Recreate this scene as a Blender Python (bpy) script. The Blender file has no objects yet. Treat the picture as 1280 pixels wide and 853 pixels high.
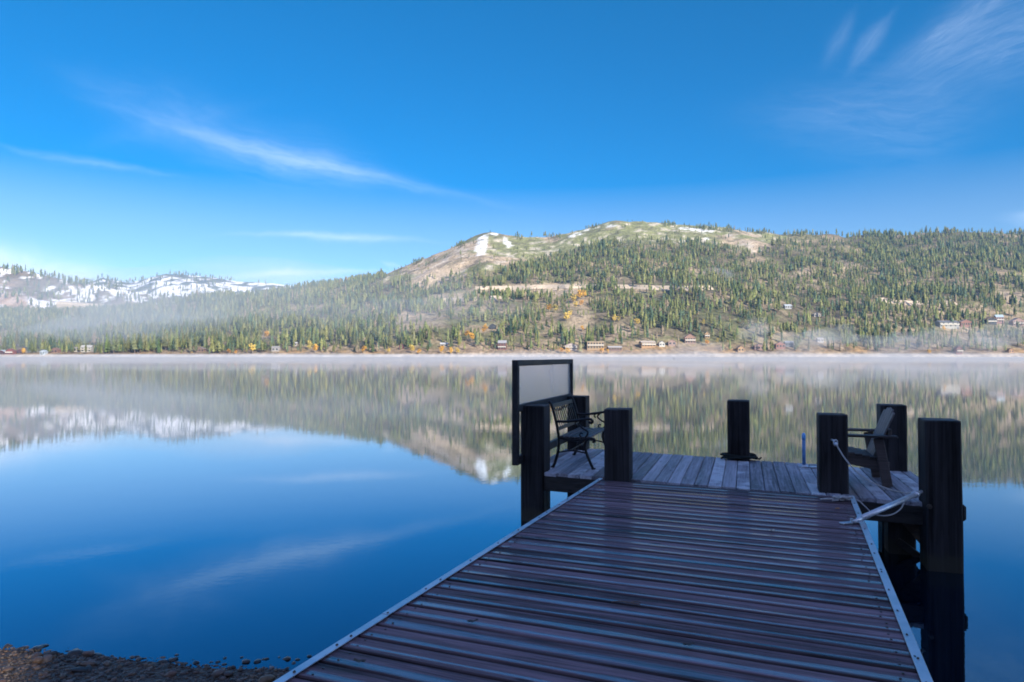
import bpy, bmesh, math, random
import numpy as np
from mathutils import Vector, Matrix
from mathutils import noise as mnoise

R = math.radians
rng = np.random.default_rng(11)
random.seed(11)
scene = bpy.context.scene
COL = scene.collection

# ------------------------------------------------------------------ camera numbers (photo is 1280 x 853, 24 mm)
F, CX, CY, EYE, PITCH = 853.0, 640.0, 426.5, 2.0, R(1.28)
HORIZON = CY + F * math.tan(PITCH)
DECK_Z, GANG_Z, POST_TOP = 0.60, 0.65, 1.40


def ray(px, py):
    x, y = (px - CX) / F, -(py - CY) / F
    return Vector((x, math.cos(PITCH) - y * math.sin(PITCH), math.sin(PITCH) + y * math.cos(PITCH)))


def on_z(px, py, z):
    d = ray(px, py)
    t = (z - EYE) / d.z
    return Vector((d.x * t, d.y * t, z))


def at_y(px, py, Y):
    d = ray(px, py)
    t = Y / d.y
    return Vector((d.x * t, Y, EYE + d.z * t))


def to_px(X, Y, Z):
    """approximate photo pixel of a world point (used only to plan where woods and clearings lie)"""
    return CX + F * X / Y, HORIZON - F * (Z - EYE) / Y


# ------------------------------------------------------------------ helpers
def tag(o, label=None, cat=None, group=None, kind=None):
    if label: o['label'] = label
    if cat: o['category'] = cat
    if group: o['group'] = group
    if kind: o['kind'] = kind
    return o


def empty(name, loc=(0, 0, 0), rz=0.0):
    o = bpy.data.objects.new(name, None)
    o.location = loc
    o.rotation_euler = (0, 0, rz)
    o.empty_display_size = 0.2
    COL.objects.link(o)
    return o


class MB:
    """collects simple shapes and links them as one mesh object"""

    def __init__(self):
        self.v, self.f, self.t, self.q = [], [], [], []

    def add(self, vs, fs, tint=0.0, q=None):
        b = len(self.v)
        self.v.extend([tuple(p) for p in vs])
        self.f.extend([tuple(b + i for i in q) for q in fs])
        self.t.extend([tint] * len(vs))
        self.q.extend(q if q is not None else [0.5] * len(vs))

    def box(self, c, s, M=None, tint=0.0, bev=0.0):
        bm = bmesh.new()
        bmesh.ops.create_cube(bm, size=1.0)
        bmesh.ops.scale(bm, vec=s, verts=bm.verts)
        if bev:
            bmesh.ops.bevel(bm, geom=bm.edges[:], offset=bev, segments=1, affect='EDGES')
        bmesh.ops.translate(bm, vec=c, verts=bm.verts)
        if M is not None:
            bmesh.ops.transform(bm, matrix=M, verts=bm.verts)
        self.bm(bm, tint)

    def bm(self, bm, tint=0.0):
        bm.verts.index_update()
        self.add([v.co for v in bm.verts], [[v.index for v in f.verts] for f in bm.faces], tint)
        bm.free()

    def bar(self, a, b, w, h, tint=0.0, bev=0.004, up=(0, 0, 1)):
        """board from a to b, w wide across, h along 'up'"""
        a, b = Vector(a), Vector(b)
        y = (b - a)
        L = y.length
        y.normalize()
        x = y.cross(Vector(up)).normalized()
        z = x.cross(y).normalized()
        M = Matrix((x, y, z)).transposed().to_4x4()
        M.translation = (a + b) / 2
        self.box((0, 0, 0), (w, L, h), M, tint, bev)

    def tube(self, pts, r, n=8, tint=0.0, cap=True):
        pts = [Vector(p) for p in pts]
        rad = r if hasattr(r, '__len__') else [r] * len(pts)
        vs, fs = [], []
        prev = None
        for i, p in enumerate(pts):
            d = (pts[min(i + 1, len(pts) - 1)] - pts[max(i - 1, 0)])
            d.normalize()
            ref = prev if prev is not None else (Vector((0, 0, 1)) if abs(d.z) < 0.9 else Vector((1, 0, 0)))
            x = (ref - d * ref.dot(d))
            if x.length < 1e-4:
                x = d.orthogonal()
            x.normalize()
            prev = x
            y = d.cross(x)
            for k in range(n):
                a = 2 * math.pi * k / n
                vs.append(p + (x * math.cos(a) + y * math.sin(a)) * rad[i])
        for i in range(len(pts) - 1):
            for k in range(n):
                k2 = (k + 1) % n
                fs.append((i * n + k, i * n + k2, (i + 1) * n + k2, (i + 1) * n + k))
        if cap:
            fs.append(tuple(range(n))[::-1])
            fs.append(tuple((len(pts) - 1) * n + k for k in range(n)))
        self.add(vs, fs, tint)

    def build(self, name, mat, parent=None, smooth=False):
        me = bpy.data.meshes.new(name)
        me.from_pydata(self.v, [], self.f)
        at = me.attributes.new('tint', 'FLOAT', 'POINT')
        at.data.foreach_set('value', np.array(self.t, dtype=np.float32))
        at = me.attributes.new('across', 'FLOAT', 'POINT')
        at.data.foreach_set('value', np.array(self.q, dtype=np.float32))
        me.update()
        if smooth:
            me.polygons.foreach_set('use_smooth', [True] * len(me.polygons))
        me.materials.append(mat)
        o = bpy.data.objects.new(name, me)
        COL.objects.link(o)
        if parent is not None:
            o.parent = parent
        return o


def np_mesh(name, V, Fq, mat=None, col=None, smooth=False):
    """mesh from numpy arrays; Fq is (m, k) with one k"""
    me = bpy.data.meshes.new(name)
    V = np.ascontiguousarray(V, dtype=np.float32)
    Fq = np.ascontiguousarray(Fq, dtype=np.int32)
    k = Fq.shape[1]
    me.vertices.add(len(V)); me.vertices.foreach_set('co', V.ravel())
    me.loops.add(Fq.size); me.loops.foreach_set('vertex_index', Fq.ravel())
    me.polygons.add(len(Fq))
    me.polygons.foreach_set('loop_start', np.arange(len(Fq), dtype=np.int32) * k)
    if smooth:
        me.polygons.foreach_set('use_smooth', np.ones(len(Fq), dtype=bool))
    if col is not None:
        a = me.attributes.new('col', 'FLOAT_COLOR', 'POINT')
        c = np.ones((len(V), 4), dtype=np.float32)
        c[:, :3] = col
        a.data.foreach_set('color', c.ravel())
    me.update(calc_edges=True)
    me.validate()
    if mat: me.materials.append(mat)
    return me


def link(name, me):
    o = bpy.data.objects.new(name, me)
    COL.objects.link(o)
    return o


def vnoise(x, y, seed=0):
    """value noise on arrays, range 0..1"""
    r = np.random.default_rng(seed).random((256, 256))
    xi, yi = np.floor(x).astype(int), np.floor(y).astype(int)
    fx, fy = x - xi, y - yi
    fx, fy = fx * fx * (3 - 2 * fx), fy * fy * (3 - 2 * fy)
    g = lambda a, b: r[a % 256, b % 256]
    return (g(xi, yi) * (1 - fx) + g(xi + 1, yi) * fx) * (1 - fy) + (g(xi, yi + 1) * (1 - fx) + g(xi + 1, yi + 1) * fx) * fy


def fbm(x, y, seed=0, octv=4):
    s, a, n = 0.0, 1.0, 0.0
    for o in range(octv):
        s = s + a * vnoise(x * 2 ** o + 17.3 * o, y * 2 ** o + 9.1 * o, seed + o)
        n += a
        a *= 0.5
    return s / n


def sstep(a, b, x):
    t = np.clip((x - a) / (b - a), 0, 1)
    return t * t * (3 - 2 * t)


# ------------------------------------------------------------------ node helpers
class NT:
    def __init__(self, tree):
        self.t = tree
        self.n, self.l = tree.nodes, tree.links

    def node(self, typ, **kw):
        nd = self.n.new(typ)
        ins = kw.pop('ins', {})
        for k, v in kw.items():
            setattr(nd, k, v)
        for k, v in ins.items():
            self.put(nd.inputs[k], v)
        return nd

    def put(self, sock, v):
        if isinstance(v, bpy.types.NodeSocket):
            self.l.new(v, sock)
        elif isinstance(v, bpy.types.Node):
            self.l.new(v.outputs[0], sock)
        elif hasattr(sock.default_value, '__len__') and not hasattr(v, '__len__'):
            sock.default_value = [v] * len(sock.default_value)
        elif hasattr(v, '__len__') and hasattr(sock.default_value, '__len__') and len(sock.default_value) == 4 and len(v) == 3:
            sock.default_value = (*v, 1)
        else:
            sock.default_value = v

    def math(self, op, a, b=None, c=None, clamp=False):
        nd = self.n.new('ShaderNodeMath')
        nd.operation = op
        nd.use_clamp = clamp
        for i, v in enumerate((a, b, c)):
            if v is not None:
                self.put(nd.inputs[i], v)
        return nd.outputs[0]

    def vmath(self, op, a, b=None, out=0):
        nd = self.n.new('ShaderNodeVectorMath')
        nd.operation = op
        self.put(nd.inputs[0], a)
        if b is not None:
            if op == 'SCALE':
                self.put(nd.inputs['Scale'], b)
            else:
                self.put(nd.inputs[1], b)
        return nd.outputs[out]

    def mix(self, fac, a, b, typ='MIX'):
        nd = self.n.new('ShaderNodeMix')
        nd.data_type = 'RGBA'
        nd.blend_type = typ
        self.put(nd.inputs[0], fac)
        self.put(nd.inputs[6], a)
        self.put(nd.inputs[7], b)
        return nd.outputs[2]

    def mapr(self, v, a, b, c=0.0, d=1.0, smooth=False):
        nd = self.n.new('ShaderNodeMapRange')
        if smooth: nd.interpolation_type = 'SMOOTHSTEP'
        for i, q in enumerate((v, a, b, c, d)):
            self.put(nd.inputs[i], q)
        return nd.outputs[0]

    def noise(self, vec, scale=5.0, detail=4.0, rough=0.55, dist=0.0, out=0):
        nd = self.n.new('ShaderNodeTexNoise')
        if vec is not None: self.put(nd.inputs['Vector'], vec)
        nd.inputs['Scale'].default_value = scale
        nd.inputs['Detail'].default_value = detail
        nd.inputs['Roughness'].default_value = rough
        nd.inputs['Distortion'].default_value = dist
        return nd.outputs[out]

    def ramp(self, fac, stops):
        nd = self.n.new('ShaderNodeValToRGB')
        self.put(nd.inputs[0], fac)
        el = nd.color_ramp.elements
        while len(el) < len(stops): el.new(0.5)
        for e, (p, c) in zip(el, stops):
            e.position = p
            e.color = (*c, 1) if len(c) == 3 else c
        return nd.outputs[0]

    def bump(self, h, strength=0.3, dist=0.01, normal=None):
        nd = self.n.new('ShaderNodeBump')
        nd.inputs['Strength'].default_value = strength
        nd.inputs['Distance'].default_value = dist
        self.put(nd.inputs['Height'], h)
        if normal is not None: self.put(nd.inputs['Normal'], normal)
        return nd.outputs[0]


def new_mat(name):
    m = bpy.data.materials.new(name)
    m.use_nodes = True
    m.node_tree.nodes.clear()
    nt = NT(m.node_tree)
    out = nt.node('ShaderNodeOutputMaterial')
    return m, nt, out


def principled(nt, out, color, rough, normal=None, spec=0.5, metal=0.0, **kw):
    p = nt.node('ShaderNodeBsdfPrincipled')
    nt.put(p.inputs['Base Color'], color)
    nt.put(p.inputs['Roughness'], rough)
    nt.put(p.inputs['Specular IOR Level'], spec)
    nt.put(p.inputs['Metallic'], metal)
    if normal is not None: nt.put(p.inputs['Normal'], normal)
    for k, v in kw.items():
        nt.put(p.inputs[k], v)
    nt.l.new(p.outputs[0], out.inputs['Surface'])
    return p


GRAIN = 46.0


def wood_mat(name, dark, light, axis, rough=(0.3, 0.55), grain=1.0, bump=0.4, spec=0.5, tint_amt=0.5, knots=True, frost=None, coat=False):
    """board wood: grain runs along local axis; 'tint' (per board) shifts pattern and tone"""
    m, nt, out = new_mat(name)
    co = nt.node('ShaderNodeTexCoord').outputs['Object']
    tint = nt.node('ShaderNodeAttribute', attribute_name='tint').outputs['Fac']
    off = nt.node('ShaderNodeCombineXYZ', ins={0: nt.math('MULTIPLY', tint, 37.0), 1: nt.math('MULTIPLY', tint, 91.0), 2: nt.math('MULTIPLY', tint, 13.0)})
    p = nt.vmath('ADD', co, off)
    sc = [GRAIN * grain] * 3
    sc['xyz'.index(axis)] = 1.5 * grain
    g = nt.noise(nt.vmath('MULTIPLY', p, sc), 1.0, 6.0, 0.65, 0.9)
    sc2 = [9.0] * 3
    sc2['xyz'.index(axis)] = 0.55
    g2 = nt.noise(nt.vmath('MULTIPLY', p, sc2), 1.0, 3.0, 0.5, 0.4)
    blot = nt.noise(p, 2.3, 4.0, 0.6)
    t = nt.math('ADD', nt.math('MULTIPLY', g, 0.6), nt.math('MULTIPLY', g2, 0.4))
    t = nt.mapr(t, 0.36, 0.64)
    tw = nt.math('FRACT', nt.math('MULTIPLY', tint, 7.31))
    t = nt.math('ADD', t, nt.math('MULTIPLY', nt.math('SUBTRACT', tw, 0.5), tint_amt))
    t = nt.math('ADD', t, nt.math('MULTIPLY', nt.math('SUBTRACT', blot, 0.5), 0.7), clamp=True)
    c = nt.mix(t, dark, light)
    h = g
    if knots:
        scv = [5.0] * 3
        scv['xyz'.index(axis)] = 1.7
        vo = nt.node('ShaderNodeTexVoronoi', ins={'Vector': nt.vmath('MULTIPLY', p, scv), 'Scale': 1.0, 'Randomness': 1.0})
        kn = nt.mapr(vo.outputs['Distance'], 0.03, 0.11, 1.0, 0.0, True)
        c = nt.mix(nt.math('MULTIPLY', kn, 0.75), c, [q * 0.45 for q in dark])
        h = nt.math('SUBTRACT', g, nt.math('MULTIPLY', kn, 0.4))
    rg = nt.mapr(nt.math('ADD', nt.math('MULTIPLY', g2, 0.5), nt.math('MULTIPLY', blot, 0.5)), 0.35, 0.65, rough[0], rough[1])
    if frost:
        ff = nt.mapr(nt.math('FRACT', nt.math('MULTIPLY', tint, 3.77)), frost, frost + 0.02, 0, 1)
        fm = nt.math('MULTIPLY', ff, nt.mapr(nt.noise(p, 2.6, 5.0, 0.7), 0.42, 0.56, 0.0, 0.85, True))
        fine = nt.mapr(nt.noise(p, 14.0, 6.0, 0.75), 0.52, 0.70, 0.0, 0.35, True)
        fm = nt.math('MAXIMUM', fm, fine)
        c = nt.mix(fm, c, (0.62, 0.64, 0.68))
    if coat:                              # gap shade painted in: colour darkens along the board edges
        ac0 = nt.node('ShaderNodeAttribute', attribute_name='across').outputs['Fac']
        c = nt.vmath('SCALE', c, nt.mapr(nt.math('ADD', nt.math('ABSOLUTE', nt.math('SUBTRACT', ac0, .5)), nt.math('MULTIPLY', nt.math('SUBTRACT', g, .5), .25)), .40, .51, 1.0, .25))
    p_ = principled(nt, out, c, rg, nt.bump(h, bump, 0.012), spec)
    if coat:                              # film of water
        p_.inputs['Coat IOR'].default_value = 2.05
        # the water stands along one side of each dished board
        wet = nt.noise(nt.vmath('MULTIPLY', co, (.6, .9, 1.0)), 1.6, 4.0, .6)
        ac = nt.node('ShaderNodeAttribute', attribute_name='across').outputs['Fac']
        cen = nt.math('ADD', 0.20, nt.math('MULTIPLY', nt.math('FRACT', nt.math('MULTIPLY', tint, 5.17)), 0.22))
        wid = nt.math('ADD', 0.08, nt.math('MULTIPLY', nt.math('FRACT', nt.math('MULTIPLY', tint, 11.9)), 0.20))
        wid = nt.math('MULTIPLY', wid, nt.mapr(nt.math('ADD', nt.math('MULTIPLY', wet, .6), nt.math('MULTIPLY', g2, .4)), .38, .60, .40, 1.15))
        dist = nt.math('DIVIDE', nt.math('ABSOLUTE', nt.math('SUBTRACT', ac, cen)), wid)
        dist = nt.math('ADD', dist, nt.math('MULTIPLY', nt.math('SUBTRACT', g, .5), 2.6))
        band = nt.mapr(dist, 0.5, 1.25, 1.0, 0.0, True)
        nt.put(p_.inputs['Coat Weight'], nt.math('MULTIPLY', band, nt.mapr(g, .35, .6, .65, 1.0)))
        nt.put(p_.inputs['Coat Roughness'], nt.mapr(g, .35, .65, .06, .20))
        nt.put(p_.inputs['Coat Normal'], nt.bump(nt.math('ADD', nt.math('MULTIPLY', g, .4), g2), .14, .012))
    return m


def plain_mat(name, color, rough=0.6, metal=0.0, var=0.25, scale=8.0, spec=0.5, bump=0.0):
    m, nt, out = new_mat(name)
    co = nt.node('ShaderNodeTexCoord').outputs['Object']
    n = nt.noise(co, scale, 5.0, 0.6)
    f = nt.mapr(n, 0.3, 0.7, 1.0 - var, 1.0 + var)
    c = nt.vmath('SCALE', color, f)
    nrm = nt.bump(n, bump, 0.01) if bump else None
    principled(nt, out, c, nt.mapr(n, 0.3, 0.7, rough - 0.08, rough + 0.08), nrm, spec, metal)
    return m


def attr_mat(name, rough=0.9, var=0.35, scale=0.3, spec=0.1, obj_rand=False, bump=None):
    """colour from the 'col' attribute with procedural variation"""
    m, nt, out = new_mat(name)
    c = nt.node('ShaderNodeAttribute', attribute_name='col').outputs['Color']
    pos = nt.node('ShaderNodeNewGeometry').outputs['Position']
    n = nt.noise(pos, scale, 5.0, 0.65)
    c = nt.vmath('SCALE', c, nt.mapr(n, 0.3, 0.7, 1 - var, 1 + var))
    if obj_rand:
        r = nt.node('ShaderNodeObjectInfo').outputs['Random']
        hs = nt.node('ShaderNodeHueSaturation', ins={'Hue': nt.mapr(r, 0, 1, 0.47, 0.53), 'Saturation': nt.mapr(nt.math('FRACT', nt.math('MULTIPLY', r, 7.7)), 0, 1, 0.75, 1.15),
                                                     'Value': nt.mapr(nt.math('FRACT', nt.math('MULTIPLY', r, 13.3)), 0, 1, 0.65, 1.35), 'Color': c})
        c = hs.outputs[0]
    nrm = nt.bump(n, bump[0], bump[1]) if bump else None
    principled(nt, out, c, rough, nrm, spec)
    return m


# ------------------------------------------------------------------ world, sun
SUN_EL, SUN_AZ = R(25.0), R(145.0)          # azimuth from +Y towards +X: behind the camera on the right
SUN_DIR = Vector((math.sin(SUN_AZ) * math.cos(SUN_EL), math.cos(SUN_AZ) * math.cos(SUN_EL), math.sin(SUN_EL)))


def build_world():
    w = bpy.data.worlds.new('World')
    scene.world = w
    w.use_nodes = True
    w.node_tree.nodes.clear()
    nt = NT(w.node_tree)
    out = nt.node('ShaderNodeOutputWorld')
    sky = nt.node('ShaderNodeTexSky', sky_type='NISHITA')
    sky.sun_disc = False
    sky.sun_elevation = SUN_EL
    sky.sun_rotation = SUN_AZ
    sky.altitude = 1800
    sky.air_density = 1.0
    sky.dust_density = 0.6
    sky.ozone_density = 2.0
    d = nt.node('ShaderNodeTexCoord').outputs['Generated']
    sp = nt.node('ShaderNodeSeparateXYZ', ins={0: d})
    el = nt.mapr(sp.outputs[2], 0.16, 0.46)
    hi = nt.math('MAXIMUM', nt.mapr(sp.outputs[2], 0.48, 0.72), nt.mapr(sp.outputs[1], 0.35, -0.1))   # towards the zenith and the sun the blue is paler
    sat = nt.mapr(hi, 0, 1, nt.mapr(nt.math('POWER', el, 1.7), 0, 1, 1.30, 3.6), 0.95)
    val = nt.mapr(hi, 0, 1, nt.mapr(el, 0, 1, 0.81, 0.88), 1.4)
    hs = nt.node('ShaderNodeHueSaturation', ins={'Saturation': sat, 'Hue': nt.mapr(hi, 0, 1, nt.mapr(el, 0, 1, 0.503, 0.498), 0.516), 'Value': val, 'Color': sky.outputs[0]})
    yy = nt.math('MAXIMUM', sp.outputs[1], 0.05)
    fwd = nt.mapr(sp.outputs[1], 0.05, 0.2)
    u = nt.math('DIVIDE', sp.outputs[0], yy)
    v = nt.math('DIVIDE', sp.outputs[2], yy)
    uv = nt.node('ShaderNodeCombineXYZ', ins={0: u, 1: v, 2: 0.0}).outputs[0]
    warp = nt.vmath('SCALE', nt.vmath('SUBTRACT', nt.noise(uv, 7.0, 4.0, 0.6, 0.0, 1), (0.5, 0.5, 0.5)), 0.03)
    uvw = nt.vmath('ADD', uv, warp)
    total = None
    # streak: start, end (photo pixels), half width px, bow px, strength, where the strength peaks along it
    streaks = [((10, 60), (430, 225), 36, 6, 0.11, 0.5, 3), ((60, 190), (360, 110), 20, 5, 0.06, 0.5, 3), ((40, 100), (720, 272), 10, 12, 0.27, 0.5, 6), ((210, 160), (580, 242), 17, 6, 0.20, 0.45, 6), ((150, 140), (560, 232), 36, 10, 0.13, 0.5, 5), ((-60, 166), (255, 222), 6, 5, 0.24, 0.5, 6),
               ((-340, 268), (330, 384), 26, 8, 1.3, 0.5, 1.2), ((-200, 325), (420, 372), 20, 3, 0.45, 0.5, 2), ((200, 322), (500, 356), 15, 5, 0.45, 0.55, 4), ((230, 292), (600, 307), 4.5, -3, 0.5, 0.5, 5),
               ((150, 348), (520, 336), 4.0, 0, 0.9, 0.6, 5), ((470, 324), (515, 337), 3, 1, 0.6, 0.5, 3),
               ((1060, 118), (1330, -70), 18, 8, 0.20, 0.5, 6), ((1080, 130), (1440, -20), 52, -10, 0.20, 0.5, 6), ((1052, 100), (1132, -6), 10, 4, 0.17, 0.5, 4), ((1022, 92), (1080, -2), 12, 4, 0.10, 0.5, 4),
               ((860, 140), (1300, 134), 55, 8, 0.14, 0.6, 4),
               ((640, -140), (1000, -260), 60, 10, 0.4, 0.5, 5), ((1230, 268), (1420, 290), 14, 3, 0.5, 0.5, 4), ((0, -60), (330, -220), 50, 8, 0.4, 0.5, 5)]
    for (a, b, wpx, bow, st, pk, stretch) in streaks:
        if st <= 0: continue
        a = ((a[0] - CX) / F, (HORIZON - a[1]) / F)
        b = ((b[0] - CX) / F, (HORIZON - b[1]) / F)
        dx, dy = b[0] - a[0], b[1] - a[1]
        L = math.hypot(dx, dy)
        rel = nt.vmath('SUBTRACT', uvw, (a[0], a[1], 0))
        s = nt.vmath('DOT_PRODUCT', rel, (dx / L / L, dy / L / L, 0), out=1)
        t = nt.vmath('DOT_PRODUCT', rel, (-dy / L, dx / L, 0), out=1)
        t = nt.math('ADD', t, nt.math('MULTIPLY', nt.math('MULTIPLY', s, nt.math('SUBTRACT', 1.0, s)), 4 * bow / F))
        env = nt.math('MULTIPLY', nt.mapr(s, 0.0, pk, 0, 1, True), nt.mapr(s, pk, 1.0, 1, 0, True))
        wd = nt.math('MULTIPLY', nt.mapr(env, 0, 1, 0.35, 1.0), wpx / F)
        q = nt.math('DIVIDE', t, wd)
        g = nt.math('POWER', 2.718, nt.math('MULTIPLY', nt.math('MULTIPLY', q, q), -1.0))
        st_uv = nt.node('ShaderNodeCombineXYZ', ins={0: nt.math('MULTIPLY', s, L * 5.5), 1: nt.math('MULTIPLY', t, 9.0 * stretch * 0.8), 2: wpx * 0.7}).outputs[0]
        nz = nt.mapr(nt.noise(st_uv, 2.2, 7.0, 0.66, 0.8), 0.30, 0.74, 0.25, 1.12)
        val = nt.math('MULTIPLY', nt.math('MULTIPLY', env, g), nt.math('MULTIPLY', nz, st))
        total = val if total is None else nt.math('ADD', total, val)
    total = nt.math('MULTIPLY', nt.math('MINIMUM', total, 1.0), nt.math('MULTIPLY', fwd, 0.74))
    cloud = nt.mix(total, hs.outputs[0], CLOUD_COL)
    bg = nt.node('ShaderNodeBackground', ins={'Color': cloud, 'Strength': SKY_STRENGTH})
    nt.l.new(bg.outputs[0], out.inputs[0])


SKY_STRENGTH = 0.11
CLOUD_COL = (5.7, 6.6, 8.0)
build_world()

sl = bpy.data.lights.new('sun', 'SUN')
sl.energy = 4.9
sl.angle = R(0.5)
sl.color = (1.0, 0.91, 0.77)
so = bpy.data.objects.new('sun', sl)
so.rotation_euler = (-SUN_DIR).to_track_quat('-Z', 'Y').to_euler()
so.location = (30, -40, 60)
COL.objects.link(so)

cam = bpy.data.cameras.new('camera')
cam.sensor_width = 36.0
cam.lens = 36.0 * F / 1280.0
cam.clip_start = 0.05
cam.clip_end = 20000
co = bpy.data.objects.new('camera', cam)
co.location = (0, 0, EYE)
co.rotation_euler = (R(90) + PITCH, 0, 0)
COL.objects.link(co)
scene.camera = co
scene.view_settings.view_transform = 'Standard'
scene.view_settings.look = 'None'
scene.view_settings.gamma = 1.0
scene.view_settings.exposure = 0.85
scene.cycles.use_denoising = True
scene.cycles.filter_width = 1.8
scene.cycles.max_bounces = 6
scene.cycles.volume_bounces = 1
scene.cycles.sample_clamp_indirect = 6.0

# ------------------------------------------------------------------ far terrain
SHORE = 850.0
CREST = 1950.0
ridge_px = np.array([(-900, 400), (-300, 396), (0, 394), (100, 392), (200, 385), (300, 374), (350, 367), (400, 357), (440, 351), (470, 345), (520, 328), (560, 311), (590, 297), (605, 292), (630, 293), (660, 297),
                     (690, 296), (720, 289), (750, 281), (780, 276.5), (810, 279), (850, 281.5), (900, 286), (940, 290), (1000, 293), (1060, 295), (1100, 294), (1150, 292), (1200, 291), (1280, 292), (1500, 300), (2200, 340)], float)


def main_h(X, Y):
    """height of the main hillside above the lake"""
    px = CX + F * X / np.maximum(Y, 400.0)
    pxc = CX + F * X / CREST
    yr = np.interp(0.5 * px + 0.5 * pxc, ridge_px[:, 0], ridge_px[:, 1])
    hc = (HORIZON - yr) / F * CREST + EYE
    t = (Y - SHORE) / (CREST - SHORE)
    up = 0.86 * t + 0.14 * t * t
    s = np.where(t < 1, up, 1.0 - 0.25 * (t - 1) - 0.9 * (t - 1) ** 2)
    h = hc * s
    w = np.clip(t * 6, 0, 1) * np.clip((1.06 - t) * 4.0, 0.12, 1)
    h = h + w * (fbm(X / 260, Y / 330, 3, 4) - 0.5) * 62 + np.clip(t * 12, 0, 1) * (fbm(X / 48, Y / 60, 8, 4) - 0.5) * 17
    bank = np.clip((Y - SHORE) / 9, -3, 1) * 2.9
    # benches cut for the roads
    return np.where(t < 0, np.minimum((Y - SHORE) * 0.12, 0), np.maximum(h, 0) + np.clip(bank, 0, 3))


def seg_mask(px, py, pts, wd):
    """soft band along a polyline in planning pixels"""
    out = np.zeros_like(px)
    for (x0, y0), (x1, y1) in zip(pts[:-1], pts[1:]):
        dx, dy = x1 - x0, y1 - y0
        t = np.clip(((px - x0) * dx + (py - y0) * dy) / (dx * dx + dy * dy), 0, 1)
        d = np.hypot(px - x0 - t * dx, py - y0 - t * dy)
        out = np.maximum(out, 1 - sstep(wd * 0.6, wd * 1.2, d))
    return out


def blob(px, py, cx, cy, rx, ry, rot=0.0):
    c, s = math.cos(rot), math.sin(rot)
    a, b = (px - cx) * c + (py - cy) * s, -(px - cx) * s + (py - cy) * c
    return 1 - sstep(0.6, 1.15, np.sqrt((a / rx) ** 2 + (b / ry) ** 2))


treeline = np.array([(-100, 300), (380, 300), (430, 345), (480, 350), (520, 349), (560, 346), (590, 344), (620, 336), (650, 331), (700, 319), (740, 309), (770, 303), (850, 304), (880, 303), (920, 310), (945, 318), (965, 305), (1000, 290), (1060, 270), (2000, 200)], float)


def density(px, py, X, Y):
    tl = np.interp(px, treeline[:, 0], treeline[:, 1])
    n = fbm(X / 70, Y / 70, 21, 3)
    d = 0.95 * sstep(-4, 5, py - tl)
    d = np.where((px > 930) & (px < 1080), d * (0.30 + 0.6 * sstep(295, 335, py)), d)
    d *= (0.20 + 0.80 * sstep(0.35, 0.50, n)) * (0.45 + 0.55 * sstep(0.34, 0.46, fbm(X / 24, Y / 34, 23, 2)))
    d *= np.where((px > 470) & (px < 980) & (py > 366), 0.86, 1.0)
    bare = np.zeros_like(px)
    for b in [(665, 364, 85, 9, -0.04, .93), (560, 374, 32, 7, -0.05, .85), (800, 356, 60, 6, 0.03, .6), (880, 359, 40, 4, 0, .6), (520, 402, 40, 14, 0, .62), (570, 410, 30, 12, 0, .6), (725, 400, 26, 26, 0, .6),
              (775, 415, 16, 10, 0, .75), (670, 410, 14, 12, 0, .6), (1010, 340, 24, 5, -0.2, .8), (1055, 331, 26, 5, 0.1, .8), (1262, 372, 20, 9, 0, .85), (1120, 382, 30, 4, 0, .5), (480, 355, 26, 8, -.3, .75),
              (540, 350, 30, 12, -.4, .6), (610, 345, 25, 10, -.5, .7), (420, 372, 14, 6, 0, .6), (915, 352, 12, 4, 0, .7), (930, 358, 8, 4, 0, .7), (960, 320, 26, 14, .2, .6), (340, 405, 14, 6, 0, .5), (640, 318, 30, 14, -.4, .8),
              (880, 428, 26, 8, 0, .6), (790, 436, 30, 7, 0, .8), (975, 430, 20, 8, 0, .6), (1020, 428, 16, 8, 0, .5), (150, 381, 110, 3, .05, .9)]:
        bare = np.maximum(bare, blob(px, py, *b[:5]) * b[5])
    d *= 1 - bare
    d = np.where(py < tl - 4, 0.015 + 0.05 * (n > 0.6), d)
    # tufts of trees along the skyline
    for (cx, cy, r) in [(838, 281, 10), (885, 285, 18), (912, 288, 8), (960, 290, 22), (735, 284, 16), (690, 295, 12), (650, 296, 6), (1000, 292, 30), (570, 306, 10), (520, 327, 12), (470, 346, 14), (430, 352, 10)]:
        d = np.maximum(d, 0.5 * blob(px, py, cx, cy, r, 4.5))
    return d


def grid(xs, ys):
    X, Y = np.meshgrid(xs, ys)
    nx, ny = len(xs), len(ys)
    i = np.arange((ny - 1) * nx).reshape(ny - 1, nx)[:, :-1].ravel()
    return X, Y, np.stack([i, i + 1, i + nx + 1, i + nx], 1)


def lerp(a, b, t):
    return np.asarray(a) * (1 - t[..., None]) + np.asarray(b) * t[..., None]


hill_mat = attr_mat('hill_ground', 0.95, 0.3, 0.06, 0.05, bump=(0.8, 2.0))
nt_ = NT(hill_mat.node_tree)
pr_ = next(n for n in nt_.n if n.type == 'BSDF_PRINCIPLED')
src_ = pr_.inputs['Base Color'].links[0].from_socket
pos_ = nt_.node('ShaderNodeNewGeometry').outputs['Position']
fine_ = nt_.noise(nt_.vmath('MULTIPLY', pos_, (1.0, .5, 1.0)), 0.22, 5.0, 0.7)
nt_.l.new(nt_.vmath('SCALE', src_, nt_.mapr(fine_, .38, .62, .60, 1.28)), pr_.inputs['Base Color'])

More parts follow.
